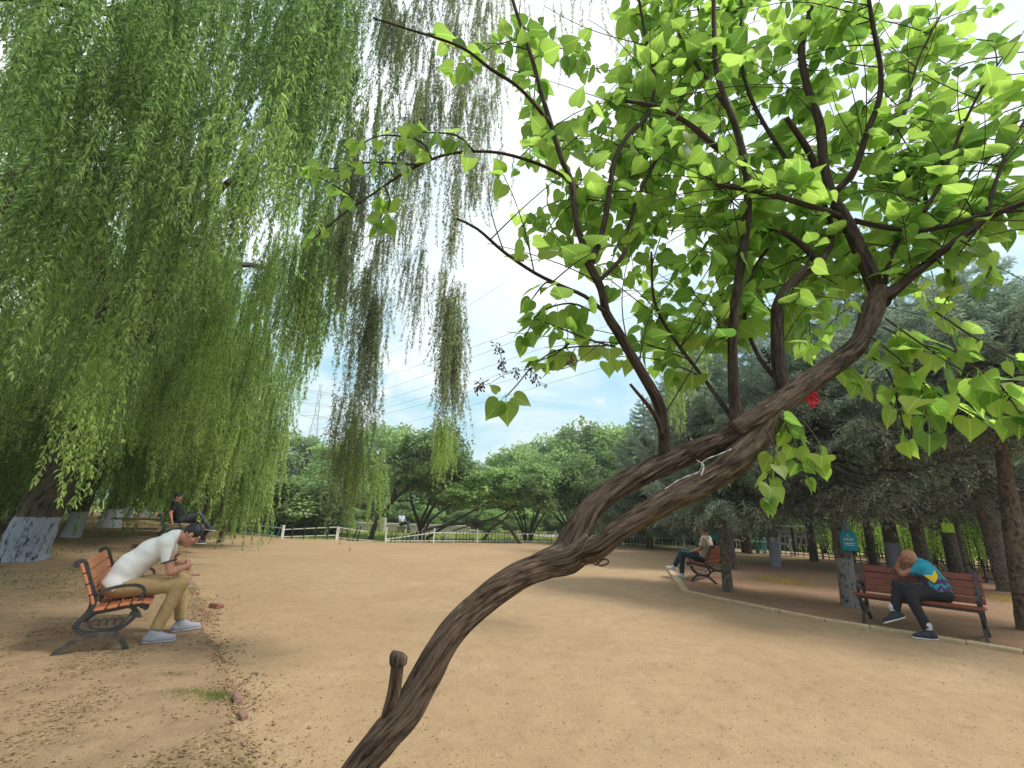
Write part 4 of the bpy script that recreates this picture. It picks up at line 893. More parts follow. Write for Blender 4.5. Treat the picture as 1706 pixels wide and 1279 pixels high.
def leaves_on(P, spacing=.055, size=(.07, .11), start=.1, down=.55, tipleaf=True):
    """opposite leaf pairs along a world polyline"""
    s = np.r_[0, np.cumsum(np.linalg.norm(np.diff(P, axis=0), axis=1))]; q = s[-1]*start; flip = 0
    while q < s[-1]:
        c = np.array([np.interp(q, s, P[:, k]) for k in range(3)]); T = norm(np.array([np.interp(min(q+.03, s[-1]), s, P[:, k]) for k in range(3)])-c+1e-6)
        a = norm(np.cross(T, [0, 0, 1.])+gl.normal(0, .25, 3)); a = np.cross(T, a) if flip else a; flip ^= 1
        for sg in (-1, 1):
            if gl.random() < .12: continue
            sz = gl.uniform(*size)*(1-.25*q/s[-1])
            t = norm(a*sg*.8+T*.45+np.array([0, 0, -down*gl.uniform(.4, 1.6)])+gl.normal(0, .28, 3))
            Lp.append(c+t*sz*.40); Lt.append(t); Ln_.append(norm(np.array([0, 0, .9])+gl.normal(0, .45, 3))); Ls.append(sz)
        q += spacing*gl.uniform(.7, 1.4)
    if tipleaf:
        for k in range(2):
            t = norm(T+gl.normal(0, .4, 3)+[0, 0, -.3]); Lp.append(P[-1]+t*.02); Lt.append(t); Ln_.append(norm(np.array([0, 0, .9])+gl.normal(0, .4, 3))); Ls.append(size[0]*gl.uniform(.6, 1))
def twig(P0_, d, Ln, r=.0035, droop=.25, leaves=True, **k):
    n = 8; t = np.linspace(0, 1, n)[:, None]; w_ = gl.normal(0, .05, 3)
    P = P0_+d*Ln*t+np.array([0, 0, -droop*Ln])*t**2+w_*np.sin(t*3)*Ln
    V, F, B = tube(P-LO, np.linspace(r, r*.45, n), 5, cap=False)
    obj('twig', mesh('twig', V, F, M['twig'], True, {'bk': B}), lil)
    if leaves: leaves_on(P, **k)
    return P
ntw = 0
for P, lv in br:
    s = np.linalg.norm(np.diff(P, axis=0), axis=1).sum(); n = int(s*19.*lv)
    for i in range(int(n*.47)):
        k = int(gl.uniform(.12, 1)*(len(P)-1)); T = norm(P[min(k+1, len(P)-1)]-P[max(k-1, 0)])
        d = norm(T*.45+randdir(1, gl)[0]*[1.0, .55, .7]+[0, .62, .22]); Ln = gl.uniform(.25, .85)
        e = P[k]+d*Ln; px, py, f = proj(e); px, py = px[0], py[0]
        # keep the open sky gap left of the crown and the air in front of the spruces clear
        lim_y = np.interp(px, [700, 800, 860, 1000, 1040, 1120, 1250, 1450, 1700], [150, 330, 420, 560, 560, 600, 640, 560, 420])
        if px < 760 or py > lim_y or f[0] < .9 or e[1] < .75: continue
        twig(P[k], d, Ln, size=(.055, .112), spacing=.07, down=.35); ntw += 1
for P, lv in br:
    if len(P) < 12: continue
    for i in range(7):
        k = int(gl.uniform(.2, .95)*(len(P)-1)); d = norm(norm(P[min(k+1, len(P)-1)]-P[k-1])*.7+randdir(1, gl)[0]*[1., .35, .8]+[0, .05, .2]); Ln = gl.uniform(.35, .8); e = P[k]+d*Ln; px, py, f = proj(e)
        if px[0] < 800 or py[0] > 560 or f[0] < 1.1: continue
        twig(P[k], d, Ln, r=.0028, droop=.1, leaves=gl.random() < .35, size=(.06, .09), spacing=.10)
# sprays that can be pointed at
def spray(pts, Y0, Y1, size=(.075, .105), spacing=.05, w=(4, 2), leaves=True, down=.8, start=.1):
    P = np.array([D(*q) for q in dz(pts, Y0, Y1)]); P = spline(P, .03); _, _, f = proj(P[len(P)//2]); r = w[0]*f[0]/FPX/2
    V, F, B = tube(P-LO, np.linspace(r, r*w[1]/w[0], len(P)), 5, cap=False); obj('twig', mesh('twig', V, F, M['twig'], True, {'bk': B}), lil)
    if leaves: leaves_on(P, spacing, size, start=start, down=down)
    return P
spray([(1275, 715), (1290, 745), (1285, 790), (1277, 830)], 1.55, 1.45, (.055, .08), .04, start=.3)
spray([(1300, 690), (1335, 700), (1365, 740), (1372, 770)], 1.6, 1.5, (.06, .09), .05)
spray([(1450, 560), (1500, 600), (1535, 650), (1548, 715)], 1.62, 1.35, (.075, .11), .06)
spray([(1475, 530), (1560, 590), (1640, 640), (1706, 690)], 1.62, 1.2, (.075, .10), .065)
spray([(1620, 610), (1665, 640), (1700, 690)], 1.3, 1.2, (.07, .09), .06)
spray([(1440, 585), (1480, 620), (1500, 690), (1510, 730)], 1.6, 1.5, (.06, .09), .05)
spray([(1470, 545), (1540, 575), (1600, 590)], 1.62, 1.5, (.06, .09), .05)
spray([(1500, 610), (1570, 660), (1640, 700)], 1.5, 1.35, (.06, .095), .05)
spray([(1290, 680), (1320, 730), (1340, 790)], 1.58, 1.55, (.05, .075), .045)
spray([(1560, 520), (1620, 560), (1690, 600)], 1.6, 1.4, (.05, .08), .055)
spray([(1400, 600), (1440, 640), (1480, 650)], 1.65, 1.75, (.05, .07), .05)
spray([(1560, 430), (1590, 470), (1570, 510)], 1.6, 1.6, (.05, .07), .05)
spray([(1600, 400), (1650, 430), (1640, 470)], 1.55, 1.5, (.06, .09), .05)
spray([(1630, 380), (1600, 420), (1580, 450)], 1.55, 1.6, (.06, .09), .05)
spray([(720, 265), (700, 235), (640, 225), (600, 240)], 1.42, 1.4, (.05, .08), .05)
spray([(790, 252), (760, 225), (700, 220)], 1.45, 1.45, (.06, .08), .05)
spray([(640, 308), (650, 335), (635, 372)], 1.38, 1.38, (.06, .08), .04)
spray([(700, 275), (620, 270), (560, 280), (520, 285)], 1.4, 1.36, (.04, .065), .05)
spray([(600, 338), (560, 310), (520, 290)], 1.37, 1.36, (.04, .06), .05)
spray([(548, 375), (520, 400)], 1.36, 1.36, (.035, .045), .05)
spray([(1025, 578), (980, 565), (930, 545), (890, 530)], 1.62, 1.5, (.065, .085), .05)
spray([(990, 520), (950, 505), (900, 520), (875, 560)], 1.6, 1.5, (.065, .095), .045)
spray([(950, 570), (925, 590), (900, 600)], 1.56, 1.5, (.06, .08), .045)
spray([(935, 478), (910, 470), (885, 500)], 1.5, 1.48, (.06, .08), .05)
Pq = spray([(1020, 575), (940, 580), (895, 603), (862, 640), (842, 662)], 1.6, 1.42, w=(3.4, 2), leaves=False)
for (x, y, dx, dy, s_) in ((838, 664, -.55, -.7, .068), (842, 662, .15, -1., .072), (848, 658, .6, -.25, .06), (835, 660, -.3, .3, .035)):
    c = D(x, y, 1.42); t = norm([dx, -.1, dy]); Lp.append(c+t*.018); Lt.append(t); Ln_.append(norm([.1, -.9, .45])); Ls.append(s_)
# rough crown fill: inner leaves between the branches
V_, F_, C_ = [], [], []
LpA, LtA, LnA, LsA = map(np.array, (Lp, Lt, Ln_, Ls))
px, py, f = proj(LpA); inside = (px > -20) & (px < PW+20) & (py > -20) & (py < PH)
big = LsA/np.maximum(f, .2)*inside; order = np.argsort(-big); NB = 298
Rf = frames(LtA, LnA)
for k in order[:NB]:
    o = bpy.data.objects.new('leaf', leaf_me[int(gl.integers(6))]); col.objects.link(o); o.parent = lil
    X, Y, Z = Rf[k]*LsA[k]; m4 = Matrix(((X[0], Y[0], Z[0], LpA[k][0]-LO[0]), (X[1], Y[1], Z[1], LpA[k][1]-LO[1]), (X[2], Y[2], Z[2], LpA[k][2]-LO[2]), (0, 0, 0, 1))); o.matrix_local = m4
rest = order[NB:]
V, F, rn = scatter(HV, [HF], LpA[rest]-LO, LtA[rest], LnA[rest], LsA[rest], g=gl)
obj('foliage', mesh('foliage', V, F, M['lilac_leaf'], True, {'rn': rn, 'lf': np.tile(HLF, (len(rest), 1))}), lil, kind='stuff')
print('lilac leaves', len(LpA), 'twigs', ntw)
# dry seed heads
def seedhead(pts, Y, n=26, seed=0, hang_=.0):
    g = np.random.default_rng(seed); P = spline(np.array([D(x, y, Y) for x, y in pts]), .01); mb = MB(); mb.tube(P-LO, np.linspace(.0018, .0008, len(P)), 4)
    for i in range(n):
        q = P[int(g.uniform(.25, 1)*(len(P)-1))]; d = norm(randdir(1, g)[0]+[0, 0, -hang_]); l = g.uniform(.006, .028)
        mb.tube([q-LO, q+d*l-LO], [.0008, .0006], 3); e = q+d*l-LO; dd = norm(d+[0, 0, -.6])
        mb.tube([e, e+dd*.004, e+dd*.009, e+dd*.012], [.0008, .0028, .0024, .0004], 5)
    mb.build('seed_head', M['seed'], lil, smooth=True)
seedhead([(1000, 572), (945, 612), (890, 614), (845, 622), (812, 640), (790, 634)], 1.5, 10, 1)
seedhead([(845, 622), (838, 605), (833, 588), (826, 574)], 1.5, 34, 2)
seedhead([(815, 632), (800, 640), (790, 652)], 1.5, 22, 3, .5)
seedhead([(880, 612), (893, 625), (897, 640)], 1.5, 16, 4, .6)
seedhead([(958, 580), (952, 592), (950, 606)], 1.5, 18, 5, .6)
seedhead([(860, 612), (858, 630)], 1.5, 10, 6, .6)
seedhead([(1195, 560), (1215, 540), (1190, 520)], 1.7, 50, 7)
seedhead([(1270, 610), (1285, 595), (1265, 580)], 1.75, 40, 8)
# pale bast fibre caught in the fork
P = spline(np.array([D(x, y, 1.545) for x, y in ((1075, 838), (1130, 800), (1165, 785), (1172, 768), (1200, 756), (1218, 748))]), .01)
mb = MB(); mb.tube(P-LO, .0016+.0009*np.sin(np.arange(len(P))*1.7), 5); P2 = spline(np.array([D(x, y, 1.53) for x, y in ((1160, 766), (1172, 775), (1168, 792))]), .008); mb.tube(P2-LO, np.linspace(.001, .0035, len(P2)), 5)
mb.build('bast_strip', M['fluff'], lil, smooth=True)
# wire loop poking out under the fork, red ribbon on the limb
mb = MB(); P = spline(np.array([D(x, y, 1.58) for x, y in ((975, 925), (985, 938), (992, 934), (999, 942), (1010, 940), (1014, 935), (1008, 931), (999, 935), (993, 941), (984, 933))]), .006); mb.tube(P, .0032, 6)
tag(mb.build('wire_loop', M['wire'], smooth=True), 'twisted rusty wire loop sticking out below the lilac fork', 'wire')
t = thing('red_ribbon', 'crumpled red ribbon tied under the upper lilac limb', 'ribbon', loc=D(1349, 662, 1.62)); g = np.random.default_rng(3)
mb = MB()
for i in range(9):
    a = g.uniform(0, 6.28); P = [(0, 0, .01), (math.cos(a)*.012, -.008, .022*math.sin(a)), (math.cos(a)*.022, -.012, .026*math.sin(a)-.006), (math.cos(a+.8)*.012, -.004, .018*math.sin(a+.8)-.012)]
    mb.bar(spline(P, n=4), .016, .003, ax=norm(g.normal(size=3)))
mb.build('bow', M['red_ribbon'], t); mb = MB(); mb.bar(spline([(0, 0, 0), (-.01, -.01, -.02), (.004, -.012, -.04)], n=4), .012, .002, ax=(.3, 1, 0)); mb.build('tail', M['red_ribbon'], t)

# ------------------------------------------------------------------ benches
def bench(label, front_foot, fwd, length, wood, near=None, thickness=.04, slat_gap=True):
    """local frame: x forward, y to the sitter's left, z up; origin at mid bench between the rear feet"""
    f = norm([fwd[0], fwd[1], 0]); ang = math.atan2(f[1], f[0]); t = thing('park_bench', label, 'bench', loc=front_foot, rz=ang, group='slatted park benches with cast iron ends')
    W = length/2
    def fr_(y):
        mb = MB()
        S = lambda pts, n=7: np.c_[spline(np.array(pts, float), n=n)[:, 0], np.full(len(spline(np.array(pts, float), n=n)), y), spline(np.array(pts, float), n=n)[:, 1]]
        back = S([(.0, .825), (.03, .85), (.068, .835), (.115, .72), (.17, .60), (.205, .52), (.215, .46), (.205, .40), (.17, .34), (.13, .28)])
        mb.bar(back, np.r_[np.linspace(.05, .06, len(back)//2), np.linspace(.06, .045, len(back)-len(back)//2)], .04)
        mb.tube([(.015, y-.024, .825), (.015, y+.024, .825)], .026, 10)
        arm = S([(.19, .50), (.26, .565), (.35, .60), (.46, .615), (.55, .605), (.60, .56), (.595, .50), (.57, .455)]); mb.bar(arm, .028, .04)
        rail = S([(.18, .365), (.29, .38), (.42, .40), (.54, .42), (.64, .415), (.655, .39), (.635, .38)]); mb.bar(rail, .034, .042)
        mb.tube([(.64, y-.026, .395), (.64, y+.026, .395)], .022, 10)
        o = mb.build('end_frame', M['cast_iron'], t)
        mb = MB(); bowl = S([(.125, .265), (.16, .215), (.25, .185), (.36, .178), (.46, .205), (.54, .27), (.575, .335), (.555, .37)]); mb.bar(bowl, np.r_[.05, np.full(len(bowl)-2, .035), .045], .036)
        mb.bar(S([(.21, .30), (.24, .24), (.33, .215), (.43, .225), (.50, .275), (.525, .33)]), .014, .028)
        for a in (0, 1, 2, 3):
            cx_ = .27+.06*a; mb.bar(S([(cx_-.02, .24), (cx_-.03, .29), (cx_+.01, .31), (cx_+.035, .28), (cx_+.01, .255)]), .010, .016)
        mb.tube([(.545, y-.022, .345), (.545, y+.022, .345)], .024, 10); mb.tube([(.13, y-.02, .265), (.13, y+.02, .265)], .03, 10)
        mb.build('scroll_panel', M['cast_iron'], t)
        mb = MB(); arch = S([(-.005, -.01), (.05, .055), (.13, .12), (.23, .165), (.34, .175), (.43, .16), (.51, .10), (.57, .0)]); mb.bar(arch, np.linspace(.045, .045, len(arch)), .045); mb.build('leg', M['iron_worn'], t)
    fr_(-W+.06); fr_(W-.06)
    def slat(c, d, R, m): mb = MB(); mb.box((0, 0, 0), d, bev=.006); mb.build('slat', m, t, loc=c, rot=R)
    for (x, z, a, wd) in ((.052, .796, 1.14, .098), (.097, .695, 1.16, .098), (.143, .592, 1.18, .098), (.188, .495, 1.22, .084)):
        slat((x+.018, 0, z), (wd, length, .024), (0, a, 0), wood)
    for (x, z, a) in ((.275, .408, -.10), (.372, .422, -.15), (.468, .438, -.13), (.563, .448, -.05), (.648, .442, .22)):
        slat((x, 0, z), (.082, length, .024), (0, a, 0), wood)
    mb = MB(); mb.box((.61, 0, .405), (.03, length-.14, .045), bev=.004); mb.box((.30, 0, .372), (.03, length-.14, .03), bev=.004); mb.build('support_rail', M['cast_iron'], t)
    return t
def bench_at(label, near_front_px, fwd, length, wood, side, zoff=0., Y=None):
    """near_front_px: pixel of the front foot of the end frame nearest the camera; side = +1 when that frame is at local +y"""
    q = G(*near_front_px); f = norm([fwd[0], fwd[1], 0]); l = np.array([-f[1], f[0], 0])
    o = q-f*.57-l*side*(length/2-.06); o[2] = zoff; return bench(label, o, f, length, wood)
f1 = (.83, .56)
BN1 = bench_at('near bench with orange slats carrying the man in the white polo', (210, 1087), f1, 1.65, M['wood_orange'], -1, .02)
f2 = norm([-.74, -.68, 0]); 
BN2 = bench_at('red brown slatted bench at the right in front of the painted spruce', (1440, 1040), (-.735, -.68), 1.46, M['wood_red'], -1, .0)
f3 = (-.78, .62)
BN3 = bench_at('middle distance bench with the man in beige and dark teal trousers', (1153, 969), f3, 1.5, M['wood_red'], 1)
rb = G(318, 923)
fb = norm([.80, .60, 0]); lb_ = np.array([-fb[1], fb[0], 0]); ob = rb-fb*.98+lb_*.0; ob[2] = .0
BN4 = bench('far left bench with teal slats under the sprawling man in black', (ob[0], ob[1], .22), fb, 1.5, M['wood_teal'])

# ------------------------------------------------------------------ signed distance bodies
class SDF:
    def __init__(s, lo, hi, h):
        s.lo = np.array(lo, float); s.h = h; s.n = np.ceil((np.array(hi)-s.lo)/h).astype(int)+1
        s.f = np.full(s.n, 1., np.float32)
    def blk(s, lo, hi, m):
        a = np.clip(np.floor((np.array(lo)-m-s.lo)/s.h).astype(int), 0, s.n); b = np.clip(np.ceil((np.array(hi)+m-s.lo)/s.h).astype(int)+1, 0, s.n)
        if (b <= a).any(): return None, None
        ax = [s.lo[i]+s.h*np.arange(a[i], b[i]) for i in range(3)]
        return tuple(slice(a[i], b[i]) for i in range(3)), np.stack(np.meshgrid(*ax, indexing='ij'), -1)
    def put(s, sl, d, k, op='u'):
        c = s.f[sl]
        if op == 'u':
            if k <= 0: s.f[sl] = np.minimum(c, d)
            else: h = np.clip(.5+.5*(c-d)/k, 0, 1); s.f[sl] = c*(1-h)+d*h-k*h*(1-h)
        else:
            h = np.clip(.5-.5*(c+d)/max(k, 1e-4), 0, 1); s.f[sl] = c*(1-h)-d*h+k*h*(1-h)
    def cone(s, a, b, ra, rb, k=.02, op='u', flat=None):
        a, b = np.array(a, float), np.array(b, float); sl, P = s.blk(np.minimum(a, b), np.maximum(a, b), max(ra, rb)+k+.03)
        if sl is None: return s
        ba = b-a; t = np.clip(((P-a)@ba)/(ba@ba+1e-9), 0, 1); q = P-a-t[..., None]*ba
        if flat is not None: n, sc_ = flat; n = norm(n); q = q+n*((q@n)*(sc_-1))[..., None]
        s.put(sl, np.linalg.norm(q, axis=-1)-(ra+(rb-ra)*t), k, op); return s
    def ell(s, c, r, R=None, k=.02, op='u'):
        c = np.array(c, float); r = np.array(r, float); sl, P = s.blk(c, c, r.max()+k+.02)
        if sl is None: return s
        q = P-c
        if R is not None: q = q@R                      # R columns are the ellipsoid axes
        k0 = np.linalg.norm(q/r, axis=-1); k1 = np.linalg.norm(q/(r*r), axis=-1)+1e-9; s.put(sl, k0*(k0-1)/k1, k, op); return s
    def cut(s, n, d):
        """keep the side where p.n < d"""
        ax = [s.lo[i]+s.h*np.arange(s.n[i]) for i in range(3)]; n = norm(n)
        D_ = (ax[0]*n[0])[:, None, None]+(ax[1]*n[1])[None, :, None]+(ax[2]*n[2])[None, None, :]-d
        s.f = np.maximum(s.f, D_.astype(np.float32)); return s
    def wrinkle(s, amp, fr, seed=0):
        g = np.random.default_rng(seed); ax = [s.lo[i]+s.h*np.arange(s.n[i]) for i in range(3)]; X, Y, Z = np.meshgrid(*ax, indexing='ij'); w_ = 0
        for i in range(5):
            v = g.normal(size=3); v = v/np.linalg.norm(v)*fr*g.uniform(.6, 1.6); w_ = w_+np.sin(X*v[0]+Y*v[1]+Z*v[2]+g.uniform(0, 6)+1.5*np.sin(X*v[1]*.7+Z*v[0]*.5))
        s.f = s.f+(amp*w_/2.2).astype(np.float32); return s
    def mesh(s, name, m):
        f = s.f; n = f.shape; ins = f < 0
        c = np.zeros((n[0]-1, n[1]-1, n[2]-1), int)
        for dx in (0, 1):
            for dy in (0, 1):
                for dz_ in (0, 1): c += ins[dx:n[0]-1+dx, dy:n[1]-1+dy, dz_:n[2]-1+dz_]
        act = (c > 0) & (c < 8); ids = -np.ones(c.shape, int); cells = np.argwhere(act); ids[act] = np.arange(len(cells))
        acc = np.zeros((len(cells), 3)); cnt = np.zeros(len(cells))
        cor = [(0, 0, 0), (1, 0, 0), (0, 1, 0), (1, 1, 0), (0, 0, 1), (1, 0, 1), (0, 1, 1), (1, 1, 1)]
        fv = np.stack([f[cells[:, 0]+a, cells[:, 1]+b, cells[:, 2]+d] for a, b, d in cor], 1)
        for i in range(8):
            for j in range(i+1, 8):
                A, B = np.array(cor[i]), np.array(cor[j])
                if np.abs(A-B).sum() != 1: continue
                x = (fv[:, i] < 0) != (fv[:, j] < 0); t = fv[:, i]/(fv[:, i]-fv[:, j]+1e-12)
                acc[x] += (A+(B-A)*t[:, None])[x]; cnt[x] += 1
        V = (cells+acc/np.maximum(cnt, 1)[:, None])*s.h+s.lo; Q = []
        for ax in range(3):
            o1, o2 = [(1, 2), (2, 0), (0, 1)][ax]; sl0 = [slice(None)]*3; sl1 = [slice(None)]*3
            for o in (o1, o2): sl0[o] = slice(1, n[o]-1); sl1[o] = slice(1, n[o]-1)
            sl0[ax] = slice(0, n[ax]-1); sl1[ax] = slice(1, n[ax])
            a, b = ins[tuple(sl0)], ins[tuple(sl1)]; e = np.argwhere(a != b); up = a[a != b]
            off = [0, 0, 0]; off[o1] = 1; off[o2] = 1; e = e+off
            def cell(d1, d2): q = e.copy(); q[:, o1] -= d1; q[:, o2] -= d2; return ids[q[:, 0], q[:, 1], q[:, 2]]
            q = np.stack([cell(1, 1), cell(0, 1), cell(0, 0), cell(1, 0)], 1); q[~up] = q[~up][:, ::-1]; Q.append(q)
        Q = np.vstack(Q); Q = Q[(Q >= 0).all(1)]
        return mesh(name, V, Q, m, True)
def hand(S, W, d, n, side, curl=.6, size=1.):
    """palm and five fingers; d points along the hand, n out of the palm, side = direction of the thumb"""
    d = norm(d); n = norm(n-d*np.dot(n, d)); s_ = norm(side-d*np.dot(side, d)-n*np.dot(side, n))
    S.cone(W, W+d*.03, .026, .028, .015); 
    for k, o in enumerate((-.028, -.010, .010, .028)): S.cone(W+d*.02+s_*o*.7, W+d*.085+s_*o, .015, .0135, .012)
    for o, l in ((-.030, .058), (-.0105, .070), (.0105, .074), (.030, .066)):
        b = W+d*.088+s_*o; c1 = norm(d*math.cos(curl*.7)+n*math.sin(curl*.7)); c2 = norm(d*math.cos(curl*1.6)+n*math.sin(curl*1.6)); c3 = norm(d*math.cos(curl*2.3)+n*math.sin(curl*2.3))
        p1 = b+c1*l*.45*size; p2 = p1+c2*l*.33; p3 = p2+c3*l*.25
        S.cone(b, p1, .0095, .009, .004); S.cone(p1, p2, .009, .0082, .003); S.cone(p2, p3, .0082, .0072, .003)
    b = W+d*.025+s_*.026; p1 = b+norm(d*.6+s_*.65+n*.3)*.042; p2 = p1+norm(d*.9+s_*.15+n*.5)*.034; S.cone(b, p1, .014, .0115, .01); S.cone(p1, p2, .011, .009, .004)
def person(label, bn, J, head, mats, hair='short', vox=.007, y0=0., group=None, zfix=0., head_scale=1., prints=None):
    """J: joints in the bench frame; head=(centre, forward, up)"""
    o = bpy.data.objects.new('person', None); col.objects.link(o); o.location = bn.matrix_basis @ Vector((0, y0, zfix)); o.rotation_euler = bn.rotation_euler; tag(o, label, 'person')
    J = {k: np.array(v, float) for k, v in J.items()}; allp = np.array([v for k, v in J.items() if v.shape == (3,) and k not in ('belly', 'hnl', 'hnr', 'htl', 'htr')]); lo = allp.min(0)-.22; hi = allp.max(0)+.26; lo[2] = min(-.03, lo[2]+.06)
    hc, hf, hu = np.array(head[0], float), norm(head[1]), np.array(head[2], float); hu = norm(hu-hf*np.dot(hu, hf)); hl = np.cross(hu, hf); HR = np.stack([hf, hl, hu], 1); hs = head_scale
    hp = lambda x, y, z: hc+HR@(np.array([x, y, z])*hs)
    def torso(S, g_, k=.05):
        side = norm(J['shl']-J['shr']); pe, ch, ne = J['pelvis'], J['chest'], J['neck']; mid = (pe+ch)/2+J.get('belly', np.zeros(3))
        hs_ = norm(J['hipl']-J['hipr'])
        S.cone(pe+hs_*.065, pe-hs_*.065, .115+g_, .115+g_, k); S.cone(pe, mid, .12+g_, .125+g_, k); S.cone(pe+hs_*.05, mid+side*.05, .105+g_, .105+g_, k); S.cone(pe-hs_*.05, mid-side*.05, .105+g_, .105+g_, k)
        S.cone(mid+side*.05, ch+side*.075, .105+g_, .115+g_, k); S.cone(mid-side*.05, ch-side*.075, .105+g_, .115+g_, k); S.cone(mid, ch, .11+g_, .11+g_, k)
        S.cone(ch+side*.06, J['shl']-side*.02, .10+g_, .062+g_, k); S.cone(ch-side*.06, J['shr']+side*.02, .10+g_, .062+g_, k); S.cone(J['shl'], J['shr'], .058+g_, .058+g_, .05); S.cone(ch, ne, .09+g_*.8, .058+g_*.8, k)
    # body
    S = SDF(lo, hi, vox); torso(S, -.004)
    for q in 'lr':
        sh, el, wr = J['sh'+q], J['el'+q], J['wr'+q]; S.cone(sh, el, .052, .041, .03); S.cone(el, el*.6+wr*.4, .042, .041, .015); S.cone(el*.6+wr*.4, wr, .041, .027, .02)
        hi_, kn, an = J['hip'+q], J['kn'+q], J['an'+q]; S.cone(hi_, kn, .085, .055, .04); S.cone(kn, kn*.65+an*.35, .053, .055, .02); S.cone(kn*.65+an*.35, an, .053, .036, .03)
        fd = norm(J['toe'+q]-an); uv_ = norm(kn-an); S.cone(an, an-uv_*.04+fd*.03, .036, .030, .02)
        hd = J.get('hd'+q, wr+norm(wr-el)*.1); hn = J.get('hn'+q, np.array([0, 0, -1.])); hsd = J.get('ht'+q, np.array([1., 0, 0])); hand(S, wr, hd-wr, hn, hsd, float(J.get('curl'+q, np.array(.6))))
    S.cone(J['neck'], hc-HR@np.array([.02, 0, .03]), .060, .055, .03)
    S.ell(hp(-.012, 0, .028), np.array([.097, .077, .094])*hs, HR, .0); S.ell(hp(.026, 0, -.05), np.array([.066, .055, .066])*hs, HR, .03); S.ell(hp(.068, 0, -.098), np.array([.022, .024, .02])*hs, HR, .025)
    S.ell(hp(.076, .036, .040), np.array([.016, .026, .010])*hs, HR, .012); S.ell(hp(.076, -.036, .040), np.array([.016, .026, .010])*hs, HR, .012)
    S.ell(hp(.055, .045, -.025), np.array([.026, .022, .022])*hs, HR, .02); S.ell(hp(.055, -.045, -.025), np.array([.026, .022, .022])*hs, HR, .02)
    for y in (-.033, .033): S.ell(hp(.093, y, .018), np.array([.013, .018, .012])*hs, HR, .008, 's'); S.ell(hp(.074, y, .016), np.array([.013, .013, .012])*hs, HR, .002)
    S.cone(hp(.086, 0, .025), hp(.108, 0, -.022), .008*hs, .0135*hs, .008); S.ell(hp(.098, .012, -.026), np.array([.010, .008, .008])*hs, HR, .005); S.ell(hp(.098, -.012, -.026), np.array([.010, .008, .008])*hs, HR, .005)
    S.cone(hp(.087, -.02, -.052), hp(.087, .02, -.052), .0062, .0062, .004); S.cone(hp(.084, -.018, -.064), hp(.084, .018, -.064), .007, .007, .004)
    for y in (-1, 1): S.ell(hp(-.005, y*.078, .0), np.array([.021, .009, .031])*hs, HR, .005); S.ell(hp(.004, y*.086, .004), np.array([.009, .006, .016])*hs, HR, .002, 's')
    obj('body', S.mesh('body', M[mats['skin']]), o)
    # trousers
    S = SDF(lo, hi, max(vox, .008)); pe = J['pelvis']; hs_ = norm(J['hipl']-J['hipr'])
    S.cone(pe+hs_*.06, pe-hs_*.06, .128, .128, .03); up = norm(J['chest']-pe); S.cone(pe, pe+up*.08, .122, .118, .03)
    cut_n = up; S.cut(cut_n, pe@cut_n+.09)
    for q in 'lr':
        hi_, kn, an = J['hip'+q], J['kn'+q], J['an'+q]; T = SDF(lo, hi, max(vox, .008)); T.f = T.f; T.cone(hi_, kn, .102, .073, .02); T.cone(kn, kn+(an-kn)*1.1, .073, .056, .03)
        n_ = norm(an-kn); T.wrinkle(.0026, 55, 3 if q == 'l' else 5); T.cut(n_, an@n_-.035); h = np.clip(.5+.5*(S.f-T.f)/.03, 0, 1); S.f = S.f*(1-h)+T.f*h-.03*h*(1-h)
    obj('trousers', S.mesh('trousers', M[mats['trousers']]), o)
    # shirt
    S = SDF(lo, hi, max(vox, .008)); torso(S, .012); pe = J['pelvis']; S.cut(-up, -(pe@up)+float(J.get('hem', np.array(.03))))
    S.wrinkle(.0028, 34, 8)
    for q in 'lr':
        sh, el = J['sh'+q], J['el'+q]; T = SDF(lo, hi, max(vox, .008)); T.cone(sh, el, .072, .066, .02); n_ = norm(el-sh); T.wrinkle(.0022, 45, 9); T.cut(n_, sh@n_+np.linalg.norm(el-sh)*.66)
        h = np.clip(.5+.5*(S.f-T.f)/.04, 0, 1); S.f = S.f*(1-h)+T.f*h-.04*h*(1-h)
    nk = norm(hc-HR@np.array([.02, 0, .05])-J['neck']); S.cone(J['neck']-nk*.02, J['neck']+nk*.025, .071, .066, .02); S.cut(nk, J['neck']@nk+.035)
    obj('shirt', S.mesh('shirt', mats['shirt'] if not isinstance(mats['shirt'], str) else M[mats['shirt']]), o)
    if mats.get('collar'):
        S = SDF(J['neck']-.14, J['neck']+.14, .006); S.cone(J['neck']-nk*.01, J['neck']+nk*.045, .078, .074, 0); T = SDF(J['neck']-.14, J['neck']+.14, .006); T.cone(J['neck']-nk*.08, J['neck']+nk*.10, .066, .064, 0); S.f = np.maximum(S.f, -T.f); S.cut(nk, J['neck']@nk+.045); S.cut(-nk, -(J['neck']@nk)+.005)
        obj('collar', S.mesh('collar', M[mats['shirt']] if isinstance(mats['shirt'], str) else mats['shirt']), o)
        for q in 'lr':
            sh, el = J['sh'+q], J['el'+q]; n_ = norm(el-sh); c = sh+(el-sh)*.65; S = SDF(c-.11, c+.11, .005); S.cone(c-n_*.05, c+n_*.05, .0735, .0725, 0); S.cut(n_, c@n_+.004); S.cut(-n_, -(c@n_)+.006)
            obj('cuff', S.mesh('cuff', M['navy_trim']), o)
